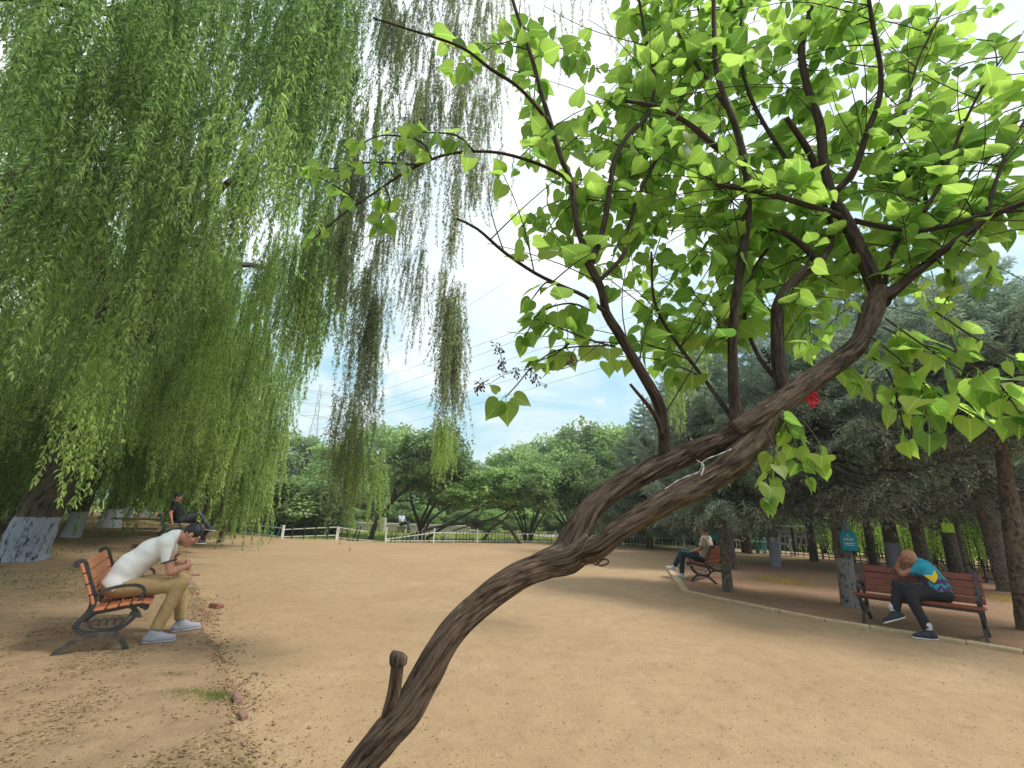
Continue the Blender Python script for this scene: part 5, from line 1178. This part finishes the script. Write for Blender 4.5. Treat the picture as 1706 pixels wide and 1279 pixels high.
    # shoes with soles
    for q in 'lr':
        an, to = J['an'+q], J['toe'+q]; d = norm(to-an); upv = norm(J['kn'+q]-an)
        if an[2] < .13: upv = np.array([0, 0, 1.]); d = norm(d*[1, 1, 0])
        upv = norm(upv-d*np.dot(upv, d)); lf_ = np.cross(upv, d); b = an-upv*.05
        S = SDF(an-.30, an+.30, .006); heel = b-d*.045; tip = b+d*.172
        S.cone(heel, b+d*.06, .042, .040, .02); S.cone(b+d*.05, tip-upv*.008, .043, .034, .03); S.cone(b, an+upv*.01-d*.005, .045, .044, .03); S.cone(an+upv*.0, b+d*.08, .042, .034, .03)
        S.cut(-upv, -(b@upv)+.026); S.cut(upv, an@upv+.035); obj('shoe', S.mesh('shoe', M[mats['shoe']]), o)
        S = SDF(an-.30, an+.30, .006); c = b-upv*.034
        S.cone(c-d*.048, c+d*.06, .042, .038, .02); S.cone(c+d*.05, c+d*.178, .045, .036, .02); S.cut(-upv, -(c@upv)+.010); S.cut(upv, (c@upv)+.010); obj('sole', S.mesh('sole', M[mats.get('sole', 'sole')]), o)
        if mats['shoe'] == 'grey_shoe':
            mbl = MB()
            for k in range(4):
                c_ = an+d*(.045+.022*k)-upv*(.004+.011*k); mbl.tube(spline([c_-lf_*.024-upv*.004, c_+upv*.003, c_+lf_*.024-upv*.004], n=4), .0032, 5)
            mbl.build('laces', M['white_shoe'], o, smooth=True)
        if mats.get('sock'): S = SDF(an-.15, an+.15, .006); S.cone(an-upv*.02, an+upv*.08, .042, .044, 0); obj('sock', S.mesh('sock', M[mats['sock']]), o)
    if hair:
        S = SDF(hc-.16, hc+.16, .005); g = np.random.default_rng(4)
        S.ell(hp(-.014, 0, .036), np.array([.1005, .0815, .093])*hs, HR, 0); S.wrinkle(.0026, 130, 2)
        n_ = HR@norm([.80, 0, -.60]); S.cut(n_, hc@n_+.031*hs); n_ = HR@norm([.25, 0, -1.]); S.cut(n_, hc@n_+.045*hs)
        obj('hair', S.mesh('hair', M['hair']), o)
    return o
# man in the white polo, near the close end of the near bench
J1 = dict(pelvis=(.34, 0, .565), chest=(.57, 0, .895), neck=(.755, 0, 1.055), belly=(-.035, 0, .01), hipl=(.39, .09, .54), hipr=(.39, -.09, .54), shl=(.69, .185, 1.0), shr=(.69, -.185, 1.0),
    ell=(.82, .22, .72), elr=(.79, -.24, .70), wrl=(.925, .07, .735), wrr=(.925, -.08, .735), hdl=(.96, -.01, .72), hdr=(.955, .02, .75), hnl=(-.3, -.9, 0), hnr=(-.3, .9, 0), htl=(0, 0, 1), htr=(0, 0, 1), curll=.75, curlr=.75,
    knl=(.90, .19, .555), knr=(.90, -.19, .555), anl=(.99, .20, .095), anr=(.76, -.22, .095), toel=(1.10, .22, .05), toer=(.88, -.235, .05), hem=.05)
person('man in white polo and khaki trousers bent forward with clasped hands on near bench', BN1, J1, ((.905, -.01, 1.07), (.70, -.06, -.70), (.70, 0, .70)), dict(skin='skin', shirt='polo', trousers='khaki', shoe='grey_shoe', sole='grey_shoe', collar=1), y0=-.42, zfix=.018)
# bald man on the right bench, turned to his right with elbows on the backrest
ms, t, p, o_ = mat('blue and purple printed shirt'); p.inputs['Roughness'].default_value = .8
v = coords(t, 'Object'); s_ = N(t, 'ShaderNodeSeparateXYZ'); t.links.new(v, s_.inputs[0])
f_ = mathn(t, 'ADD', mathn(t, 'MULTIPLY', s_.outputs[2], 9.), mathn(t, 'MULTIPLY', noise(t, v, 9., 2.), 3.))
dp = mathn(t, 'FRACT', f_); base = ramp(t, dp, [(0., (.055, .028, .075)), (.34, (.055, .028, .075)), (.36, (.01, .30, .43)), (.62, (.01, .26, .40)), (.64, (.06, .03, .085))])
top = ramp(t, s_.outputs[2], [(.80, 0.), (.83, 1.)]); t.links.new(mixc(t, top, base, (.012, .29, .43)), p.inputs['Base Color'])
J2 = dict(pelvis=(.40, .03, .55), chest=(.31, -.06, .80), neck=(.27, -.14, .955), belly=(.02, .03, 0), hipl=(.46, .01, .54), hipr=(.35, -.05, .54), shl=(.44, -.10, .90), shr=(.13, -.10, .91),
    ell=(.42, -.35, .78), elr=(.10, -.44, .815), wrl=(.20, -.43, .83), wrr=(.17, -.37, 1.00), hdl=(.12, -.43, .85), hdr=(.22, -.30, 1.04), hnl=(0, 0, -1), hnr=(.2, .9, 0), htl=(0, -1, 0), htr=(1, 0, 0), curll=.4, curlr=.9,
    knl=(.74, -.38, .64), knr=(.82, -.26, .53), anl=(.84, -.46, .27), anr=(.93, -.11, .095), toel=(.90, -.60, .21), toer=(1.0, -.21, .05), hem=.03)
man2 = person('bald man in a blue and purple shirt with yellow fan print, leaning on the backrest', BN2, J2, ((.27, -.25, 1.02), (.05, -.80, -.55), (0, -.50, .86)), dict(skin='skin_dark', shirt=ms, trousers='black_cloth', shoe='dark_shoe', sock='sock'), hair=None, y0=.24)
J3 = dict(pelvis=(.37, 0, .56), chest=(.29, 0, .86), neck=(.31, 0, 1.05), belly=(-.02, 0, 0), hipl=(.46, .09, .55), hipr=(.46, -.09, .55), shl=(.30, .19, .985), shr=(.30, -.19, .985),
    ell=(.40, .25, .75), elr=(.40, -.24, .75), wrl=(.64, .12, .68), wrr=(.64, -.10, .68), hdl=(.72, .05, .66), hdr=(.72, -.02, .66), hnl=(0, -.3, -1), hnr=(0, .3, -1), htl=(0, -1, 0), htr=(0, 1, 0),
    knl=(.88, .13, .61), knr=(.92, -.04, .66), anl=(.93, .12, .10), anr=(1.18, -.06, .25), toel=(1.05, .13, .06), toer=(1.30, -.05, .26), hem=.0)
person('man in beige tee and dark teal trousers seated cross legged, back to the view', BN3, J3, ((.33, 0, 1.185), (1, -.05, -.15), (0, 0, 1)), dict(skin='skin', shirt='beige_tee', trousers='dark_teal', shoe='white_shoe'), y0=.20)
J4 = dict(pelvis=(.52, 0, .555), chest=(.38, 0, .83), neck=(.33, 0, 1.01), belly=(.0, 0, 0), hipl=(.55, .09, .54), hipr=(.55, -.09, .54), shl=(.34, .19, .95), shr=(.34, -.19, .95),
    ell=(.42, .26, .72), elr=(.27, -.26, .69), wrl=(.62, .15, .64), wrr=(.35, -.28, .47), hdl=(.7, .1, .62), hdr=(.38, -.28, .38), hnl=(0, -.3, -1), hnr=(1, 0, 0), htl=(0, -1, 0), htr=(0, 1, 0),
    knl=(.99, .08, .60), knr=(.98, -.02, .68), anl=(1.10, .10, -.06), anr=(1.28, .0, .33), toel=(1.22, .12, -.10), toer=(1.37, .0, .32), hem=.0)
person('man in black tee and slate trousers lounging with crossed legs on far bench', BN4, J4, ((.37, 0, 1.14), (1, -.3, -.05), (0, 0, 1)), dict(skin='skin', shirt='black_cloth', trousers='slate', shoe='dark_shoe'), vox=.009, y0=.0, zfix=.21)
# tiny figure beyond the lawn
class _B: pass
fb_ = thing('low_wall', 'low pale wall with a short pillar beyond the lawn', 'wall', loc=gp(640, 33))
mb = MB(); mb.box((1.6, 0, .45), (9., .3, .16), bev=.02); mb.build('coping', M['concrete'], fb_); mb = MB(); mb.box((1.6, 0, .18), (9., .24, .40)); mb.build('wall', M['concrete'], fb_); mb = MB(); mb.box((.1, -.3, .40), (.36, .36, .95), bev=.02); mb.build('pillar', M['concrete'], fb_)
pf = gp(672, 31.5); bx = bpy.data.objects.new('helper_pose', None); bx.location = (pf[0]-.3, pf[1], -.06); bx.rotation_euler = (0, 0, -.6)
J5 = dict(J3); person('small seated figure in pale blue shirt by the far low wall', bx, J5, ((.375, 0, 1.185), (1, 0, -.1), (0, 0, 1)), dict(skin='skin', shirt='light_blue', trousers='dark_teal', shoe='dark_shoe'), vox=.014)
bpy.data.objects.remove(bx)
t = thing('stone_seat', 'low stone seat under the far seated figure', 'seat', loc=(pf[0], pf[1], z0)); mb = MB(); mb.box((0, 0, .40), (.8, .6, .1), bev=.02); mb.build('seat_top', M['concrete'], t); mb = MB(); mb.box((0, 0, .17), (.5, .35, .36)); mb.build('base', M['concrete'], t)
# yellow fan print on the shirt of the bald man: a thin patch that follows the ribs
def decal(name, target, owner, pts, direction, m, off=.003):
    """a thin printed patch: an outline (bench frame) dropped onto the shirt's surface"""
    from mathutils.bvhtree import BVHTree
    bv = BVHTree.FromPolygons([v.co for v in target.vertices], [p.vertices for p in target.polygons]); d = Vector(norm(direction)); V = []
    n = len(pts); c = np.mean(pts, axis=0); rings = [c+(np.array(pts)-c)*k for k in (1, .75, .5, .25)]
    for r in rings:
        for q in r:
            hit = bv.ray_cast(Vector(q)-d*.6, d); V.append(tuple(hit[0]-d*off) if hit[0] is not None else tuple(q))
    hit = bv.ray_cast(Vector(c)-d*.6, d); V.append(tuple(hit[0]-d*off) if hit[0] is not None else tuple(c))
    F = [(k*n+i, k*n+(i+1) % n, (k+1)*n+(i+1) % n, (k+1)*n+i) for k in range(3) for i in range(n)]+[(3*n+i, 3*n+(i+1) % n, 4*n) for i in range(n)]
    return obj(name, mesh(name, V, F, m), owner)
sh_ = [c for c in man2.children if c.name.startswith('shirt')][0].data
def arc(cx_, cz_, r0, a0, a1, k=7): return [(cx_+r0*math.cos(a), cz_+r0*math.sin(a)) for a in np.linspace(a0, a1, k)]
dv = np.array([-.85, .10, -.25]); 
fan_ = [(.45, -.09, .78)]+[(.45, -.09+.155*math.cos(a), .78+.155*math.sin(a)) for a in np.linspace(-.75, .75, 9)]
bk_ = fan_; cb = np.mean(fan_, axis=0); bk_ = [tuple(cb+(np.array(q)-cb)*1.28) for q in fan_]
decal('black_print', sh_, man2, bk_, dv, M['black_print'], .002); decal('yellow_print', sh_, man2, fan_, dv, M['yellow'], .005)

# ------------------------------------------------------------------ bags, boards, wall, bricks, wires
def bag(label, c, face, w, h, m, seed=0, print_=False, loop=.12):
    g = np.random.default_rng(seed); t = thing('tote_bag', label, 'bag', loc=c, rz=face)
    nx, nz = 9, 11; V = []; 
    for s_ in (-1, 1):
        for j in range(nz):
            for i in range(nx):
                u, v = i/(nx-1)-.5, j/(nz-1); bulge = .035*(1-v)**.6*(1-(2*u)**2)+.006
                V.append((u*w*(1+.06*(1-v)), s_*(bulge+.005*math.sin(9*u+5*v+seed+s_)), (v-1)*h+.012*math.sin(u*7+seed)*(v > .9)))
    F = []; n = nx*nz
    for s_ in range(2):
        for j in range(nz-1):
            for i in range(nx-1):
                a = s_*n+j*nx+i; f = (a, a+1, a+nx+1, a+nx); F.append(f if s_ == 0 else f[::-1])
    for i in range(nx-1): F.append((i, n+i, n+i+1, i+1))
    for j in range(nz-1): F.append((j*nx, (j+1)*nx, n+(j+1)*nx, n+j*nx)); F.append((j*nx+nx-1, n+j*nx+nx-1, n+(j+1)*nx+nx-1, (j+1)*nx+nx-1))
    obj('bag_body', mesh('bag_body', V, F, m), t)
    for s_ in (-1, 1):
        mb = MB(); mb.bar(spline([(-w*.25, s_*.01, -.02), (-w*.16, s_*.008, loop*.6), (0, s_*.004+.0, loop), (w*.16, s_*.008, loop*.6), (w*.25, s_*.01, -.02)], n=5), .022, .003, ax=(0, 1, 0)); mb.build('handle', m, t)
    if print_:
        def stroke(P, wd=.008):
            mb = MB(); mb.bar([(x, -.055, z) for x, z in P], wd, .003); return mb
        yy_ = lambda z: -(.035*(-z/h)**.6+.014)
        def mk(P, wd=.007):
            mb = MB(); mb.bar(np.array([(x, yy_(z)-.0, z) for x, z in P]), wd, .004); return mb.build('lettering', M['print_white'], t)
        mk([(-.012, -h*.20), (0, -h*.15), (.012, -h*.20), (0, -h*.25), (-.012, -h*.20)], .006)
        for k in range(4):
            x0 = -w*.24+k*w*.155; z = -h*.40; s2 = .018
            mk([(x0-s2, z+.014), (x0+s2, z+.014)]); mk([(x0, z+.026), (x0, z-.02)]); mk([(x0-s2, z-.018), (x0-.002, z+.004)], .005); mk([(x0+s2, z-.018), (x0+.002, z+.004)], .005)
            if k % 2: mk([(x0-s2, z-.006), (x0+s2, z-.006)], .005)
        mk([(-w*.30, -h*.60), (w*.34, -h*.60)], .012); mk([(-w*.30, -h*.70), (w*.34, -h*.70)], .012)
    return t
def facing(p): return math.atan2(p[1], p[0])-PI/2
c = D(1411, 886, s4[1]-.27); bag('turquoise tote bag with white lettering hung on the painted spruce', c, facing(c)+.12, .255, .335, M['bag_blue'], 1, True, .17)
c = D(1577, 871, 12.3); bag('small lime green bag hanging among the dark spruces', c, facing(c), .24, .24, M['bag_lime'], 2, False, .12)
mb = MB(); a = D(1575, 858, 12.3); b = D(1600, 850, 12.9); mb.tube([a+[0, 0, .0], (a+b)/2+[0, 0, .05], b+[.1, .3, .05]], .008, 5); tag(mb.build('branch_stub', M['dead_twig']), 'dead twig that the lime green bag hangs from', 'twig')
c = D(1190, 884, 17.6); bag('small teal plastic bag behind the shoulder of the man in beige', c, facing(c), .32, .30, M['bag_teal'], 3, False, .1)

nb = D(1325, 927, 21.5); nb[2] = 0
t = thing('notice_board', 'roofed notice board with two pale panels behind the fence', 'notice board', loc=nb, rz=facing(nb)-.1)
for x in (-.62, .0, .62): mb = MB(); mb.box((x, 0, .6), (.06, .06, 1.3)); mb.build('post', M['dark_paint'], t)
mb = MB(); mb.box((0, -.05, 1.27), (1.5, .4, .05), bev=.01); mb.build('roof', M['board_white'], t)
for x in (-.31, .31):
    mb = MB(); mb.box((x, 0, .78), (.50, .05, .66)); mb.build('panel', M['board_white'], t)
    for i, (dx, dz2, w_, h_) in enumerate(((-.1, -.1, .12, .22), (.1, -.12, .10, .25), (-.05, .16, .2, .05), (.12, .2, .1, .04))): mb = MB(); mb.box((x+dx, -.03, .78+dz2), (w_, .012, h_)); mb.build('poster', M['board_dark'], t)
# small teal bollards between hedge and fence
for i, x in enumerate((1238, 1250, 1262, 1274, 1286, 1298)):
    q = D(x, 915, 22.6); q[2] = 0
    t = thing('bollard', ('brown' if i in (0, 1) else 'teal')+' short post behind the white railed fence, '+nth(i, 6)+' of its row', 'bollard', loc=q, group='row of short posts behind the white railed fence'); V, F, B = tube([(0, 0, 0), (0, 0, .62), (0, 0, .70), (0, 0, .74)], [.09, .09, .07, .02], 10); mm = M['wood_red'] if i in (0, 1) else M['teal_paint']; obj('post', mesh('post', V, F, mm), t); V, F, B = tube([(0, 0, .5), (0, 0, .55)], [.095, .095], 10); obj('band', mesh('band', V, F, M['white_paint']), t)

# pale wall behind the left willows
wp = [np.array([-14.5, 10.5]), np.array([-19.5, 17.0]), np.array([-26.5, 26.])]
t = thing('boundary_wall', 'pale plastered wall behind the limewashed willows at the left', 'wall', loc=(wp[0][0], wp[0][1], 0))
for a, b in zip(wp[:-1], wp[1:]):
    d = b-a; Ln = np.linalg.norm(d); n = 3
    for i in range(n):
        c = a+d*(i+.5)/n-wp[0]; mb = MB(); mb.box((0, 0, 1.35), (Ln/n-.02, .22, 2.9)); mb.build('wall_panel', M['wall'], t, loc=(c[0], c[1], 0), rot=(0, 0, math.atan2(d[1], d[0])))
        c = a+d*i/n-wp[0]; mb = MB(); mb.box((0, 0, 1.4), (.34, .34, 3.05), bev=.02); mb.build('pilaster', M['wall'], t, loc=(c[0], c[1], 0), rot=(0, 0, math.atan2(d[1], d[0])))
    mb = MB(); mb.box((0, 0, 0), (Ln, .34, .08), bev=.01); c = (a+b)/2-wp[0]; mb.build('coping', M['concrete'], t, loc=(c[0], c[1], 2.86), rot=(0, 0, math.atan2(d[1], d[0])))

bg_ = D(-4, 905, 9.6); t = thing('black_bag', 'black bundle half hidden beside the big willow foot', 'bag', loc=(bg_[0]-.1, bg_[1], bank_h(bg_[0], bg_[1]))); S = SDF((-.4, -.3, -.05), (.4, .3, .55), .02); S.ell((-.05, 0, .12), (.3, .2, .15)); S.ell((.0, 0, .2), (.14, .12, .12), k=.08); S.wrinkle(.025, 16, 3); obj('bundle', S.mesh('bundle', M['black_cloth']), t)

def along(a, b): d = G(*b)-G(*a); return math.atan2(d[1], d[0])-PI/2
def brick(px, label, sc_=(.20, .10, .055), rz=0., sink=.0, m='brick', tilt=(0, 0), grp=None, x=None):
    q = G(*px); g = np.random.default_rng(int(px[0]+px[1])); mb = MB(); mb.box((0, 0, 0), sc_, bev=.008); V = np.concatenate(mb.V); V += g.normal(0, .004, V.shape)
    o = obj('brick', mesh('brick', V, mb.F, M[m], False), loc=(q[0], q[1], sc_[2]/2-sink), rot=(tilt[0], tilt[1], rz)); tag(o, label, 'brick', grp); return o
brick((360, 1012), 'loose brown brick lying on the sand right of the near man', rz=-.45, m='brick')
brick((336, 1020), 'half buried brick standing on edge next to the loose brown brick', (.04, .14, .10), .5, .04)
brick((394, 1168), 'farther of two pinkish bricks set end to end in the dirt edge', (.055, .16, .06), along((388, 1152), (400, 1184)), .022, 'brick_pink')
brick((405, 1195), 'nearer of two pinkish bricks set end to end in the dirt edge', (.055, .13, .06), along((400, 1184), (410, 1210)), .026, 'brick_pink')
brick((323, 959), 'small buried brick at the dirt edge just beyond the seated man', (.20, .10, .06), .3, .03, 'brick_pink')
brick((324, 992), 'dark broken brick by the weeds beside the man in khaki', (.10, .08, .07), .8, .02)

# power lines and pylons
def pylon(label, x, ytop, Y, arms, hw=1.2):
    q = D(x, ytop, Y); t = thing('pylon', label, 'pylon', loc=(q[0], q[1], -.5), rz=.5); H_ = q[2]+.5
    for sx_ in (-1, 1):
        for sy_ in (-1, 1): mb = MB(); mb.tube([(sx_*hw*2.4, sy_*hw*2.4, 0), (sx_*hw*.45, sy_*hw*.45, H_*.72), (sx_*.12, sy_*.12, H_)], [.09, .07, .05], 5); mb.build('leg', M['steel'], t)
    for a, w_ in arms: mb = MB(); z = H_*a; mb.tube([(-w_, 0, z), (0, 0, z+.4), (w_, 0, z)], .07, 5); mb.tube([(-w_, 0, z), (0, 0, z-.5), (w_, 0, z)], .06, 5); mb.build('crossarm', M['steel'], t)
    for k in range(10):
        z0_, z1_ = H_*(k/10), H_*((k+1)/10); r0 = hw*2.4+(hw*.45-hw*2.4)*min(1, (k/10)/.72); r1 = hw*2.4+(hw*.45-hw*2.4)*min(1, ((k+1)/10)/.72); mb = MB()
        for s_ in (-1, 1): mb.tube([(-r0, s_*r0, z0_), (r1, s_*r1, z1_)], .035, 4); mb.tube([(r0, s_*r0, z0_), (-r1, s_*r1, z1_)], .035, 4)
        mb.build('brace', M['steel'], t)
    return t, q
pylon('far lattice pylon in the gap left of the hanging strands', 494, 735, 190, ((.90, 4.), (.80, 3.)))
pylon('lattice pylon mostly hidden by the hanging willow strands', 535, 640, 120, ((.93, 4.5), (.83, 4.5), (.73, 4)))
LNS = [((494, 747), (1035, 593), 'lowest overhead line'), ((512, 718), (970, 587), 'second lowest overhead line'), ((512, 712), (1000, 560), 'third overhead line from below'), ((516, 700), (990, 540), 'fourth overhead line from below'), ((512, 688), (853, 560), 'third overhead line from the top'), ((530, 655), (856, 544), 'second overhead line from the top'), ((540, 650), (930, 405), 'topmost overhead line')]
for a, b, lb in LNS:
    A = D(*a, 125); d = np.array(b, float)-np.array(a); e = np.array(a)+d*1.9; Bp = D(e[0], e[1], 34); tt = np.linspace(0, 1, 30)[:, None]; P = A*(1-tt)+Bp*tt; P[:, 2] -= (1.2*4*tt*(1-tt))[:, 0]
    mb = MB(); mb.tube(P, .022, 5); tag(mb.build('power_line', M['cable'], smooth=True), lb+' crossing the sky behind the strands', 'cable', 'overhead power lines')

# ------------------------------------------------------------------ ground litter, weeds, pebbles
gg = np.random.default_rng(33)
def gz(x, y): return np.where(x < bank_x(y)+.1, np.maximum(bank_z(x, y), court_z(x, y)), court_z(x, y))
def area(n, f, dens=None):
    out = []
    while sum(len(o) for o in out) < n:
        P = f(n*2)
        if dens is not None: P = P[gg.random(len(P)) < dens(P[:, 0], P[:, 1])]
        out.append(P)
    return np.vstack(out)[:n]
box_ = lambda x0, x1, y0, y1: (lambda n: np.stack([gg.uniform(x0, x1, n), y0+(y1-y0)*gg.random(n)**1.5], 1))
def litter(name, label, n, f, dens, m, ls, lw, lift=.004, cat='leaf litter'):
    P = area(n, f, dens); z = gz(P[:, 0], P[:, 1]); a = gg.uniform(0, 6.28, n); T = np.stack([np.cos(a), np.sin(a), gg.normal(0, .15, n)], 1); Nn = np.stack([gg.normal(0, .25, n), gg.normal(0, .25, n), np.ones(n)], 1)
    l = gg.uniform(.5, 1.2, n)*ls; V, F, rn = scatter(*KITE, np.c_[P, z+lift], T, Nn, np.stack([l*lw, l, l*2], 1), g=gg); return tag(obj(name, mesh(name, V, F, m, False, {'rn': rn})), label, cat, kind='stuff')
onb = lambda x, y: np.where(x < bank_x(y), .06+.94*sstep(fbm(x*1.6, y*1.6, 4), -.02, .17), 0)
onc = lambda x, y: np.where(x > bank_x(y), np.exp(-(x-bank_x(y))/.9)*.8+.05, 0)
litter('fallen_leaves', 'pale dry willow leaves strewn over the dirt bank', 6500, box_(-9, -1, 2.4, 14), onb, M['litter'], .048, .19)
litter('dark_litter', 'dark leaf crumbs and twig bits on the dirt bank', 8500, box_(-9, -1, 2.4, 12), onb, M['litter_dark'], .028, .35)
litter('sand_leaves', 'scattered pale dry leaves on the sandy court', 1500, box_(-5, 8, 2.3, 11), onc, M['litter'], .032, .22)
litter('sand_crumbs', 'small dark crumbs on the sandy court', 3200, box_(-5, 7, 2.3, 9), lambda x, y: np.where(x > bank_x(y)-.2, .08+.9*np.exp(-np.abs(x-bank_x(y)-.15)/.35), 0), M['litter_dark'], .014, .6)
# pebbles and clods
def clods(name, label, n, f, dens, s0, s1, m):
    P = area(n, f, dens); z = gz(P[:, 0], P[:, 1]); s = s0+(s1-s0)*gg.random(n)**3
    O = np.array([[1, 0, 0], [0, 1, 0], [-1, 0, 0], [0, -1, 0], [0, 0, .7], [0, 0, -.6]], float); Fo = [np.array([[0, 1, 4], [1, 2, 4], [2, 3, 4], [3, 0, 4], [1, 0, 5], [2, 1, 5], [3, 2, 5], [0, 3, 5]])]
    V, F, rn = scatter(O, Fo, np.c_[P, z+s*.25], randdir(n, gg)*[1, 1, .2]+[0, .01, 0], np.tile([0, 0, 1.], (n, 1))+gg.normal(0, .2, (n, 3)), s, g=gg); V += gg.normal(0, .12, V.shape)*np.repeat(s, 6)[:, None]
    return tag(obj(name, mesh(name, V, F, m, True, {'rn': rn})), label, 'pebbles', kind='stuff')
edge = lambda x, y: np.exp(-np.abs(x-bank_x(y)+.0)/.11)*(.25+.75*sstep(fbm(x*1.5+5, y*1.5, 3), -.05, .15))
clods('dirt_clods', 'crumbled clods along the broken edge of the dirt bank', 3000, box_(-4.8, -.2, 2.4, 9), edge, .004, .020, M['bank'])
clods('gravel', 'fine grit scattered over the sand', 9000, box_(-4, 6, 2.3, 7), lambda x, y: .5+0*x, .002, .0075, M['pebble'])
def tuft(label, px, n, r, h, m='grass'):
    q = G(*px); P = gg.normal(0, 1, (n, 2))*r+q[:2]; z = gz(P[:, 0], P[:, 1]); d = np.stack([gg.normal(0, .5, n), gg.normal(0, .5, n), np.ones(n)], 1)
    V, F, rn = scatter(*KITE, np.c_[P, z-.003], d, randdir(n, gg), np.stack([np.full(n, h*.10), h*gg.uniform(.4, 1.1, n), np.full(n, h*.3)], 1), g=gg); tag(obj('weeds', mesh('weeds', V, F, M[m], False, {'rn': rn})), label, 'weeds', kind='stuff')
tuft('low green weeds beside the two pinkish bricks', (368, 1168), 900, np.array([.10, .06]), .030); tuft('sparse yellowish weeds left of the pinkish bricks', (322, 1162), 800, np.array([.16, .07]), .025); tuft('few green weeds in front of the bench shoe', (285, 1130), 160, np.array([.07, .03]), .025)
tuft('weeds by the broken dark brick', (318, 985), 300, np.array([.05, .16]), .035); tuft('thin yellowish grass patch in the lower left corner', (85, 1230), 700, np.array([.25, .10]), .02)
# lawn tufts beyond the fence and on the bank
n = 22000; P = np.stack([gg.uniform(-20, 14, n), gg.uniform(20, 38, n)], 1); P = P[P[:, 1] > np.interp(P[:, 0], fl[:9, 0], fl[:9, 1])+.2]; n = len(P)
V, F, rn = scatter(*KITE, np.c_[P, np.full(n, -.08)], np.stack([gg.normal(0, .4, n), gg.normal(0, .4, n), np.ones(n)], 1), randdir(n, gg), np.stack([np.full(n, .03), gg.uniform(.06, .16, n), np.full(n, .05)], 1), g=gg)
tag(obj('lawn_grass', mesh('lawn_grass', V, F, M['grass'], False, {'rn': rn})), 'short grass growing behind the white fence', 'grass', kind='stuff')
n = 9000; P = np.stack([gg.uniform(-24, -7, n), gg.uniform(8, 26, n)], 1); P = P[(P[:, 0] < bank_x(P[:, 1])-1.2) & (fbm(P[:, 0]*.7, P[:, 1]*.7, 3) > .0)]; n = len(P)
V, F, rn = scatter(*KITE, np.c_[P, bank_z(P[:, 0], P[:, 1])], np.stack([gg.normal(0, .4, n), gg.normal(0, .4, n), np.ones(n)], 1), randdir(n, gg), np.stack([np.full(n, .02), gg.uniform(.03, .10, n), np.full(n, .05)], 1), g=gg)
tag(obj('bank_grass', mesh('bank_grass', V, F, M['grass'], False, {'rn': rn})), 'thin grass patches on the bank between the willows', 'grass', kind='stuff')
# patches of flat yellow flecks scattered on the brown plot
for px, lb in (((1305, 968), 'patch of yellow flecks on the brown plot, left one'), ((1692, 1000), 'patch of yellow flecks near the right edge')):
    q = G(*px); n = 700; P = gg.normal(0, 1, (n, 2))*[.30, .50]+q[:2]; a = gg.uniform(0, 6.28, n)
    V, F, rn = scatter(*KITE, np.c_[P, np.full(n, .016)], np.stack([np.cos(a), np.sin(a), 0*a], 1), np.tile([0, 0, 1.], (n, 1)), np.stack([np.full(n, .03), np.full(n, .05), np.full(n, .05)], 1), g=gg); tag(obj('yellow_flecks', mesh('yellow_flecks', V, F, M['yellow'], False, {'rn': rn})), lb, 'petals', kind='stuff')

# ------------------------------------------------------------------ thin summer haze
hz = MB(); hz.box((0, 110, 32.), (540, 660, 68.)); m = bpy.data.materials.new('haze'); m.use_nodes = True; t = m.node_tree; t.nodes.clear()
o_ = t.nodes.new('ShaderNodeOutputMaterial'); pv = t.nodes.new('ShaderNodeVolumePrincipled'); pv.inputs['Density'].default_value = .0012; pv.inputs['Color'].default_value = (.86, .93, .95, 1); pv.inputs['Anisotropy'].default_value = .2
t.links.new(pv.outputs[0], o_.inputs['Volume']); o = hz.build('haze', m); o['kind'] = 'stuff'; tag(o, 'thin pale summer haze over the whole park', 'haze', kind='stuff')
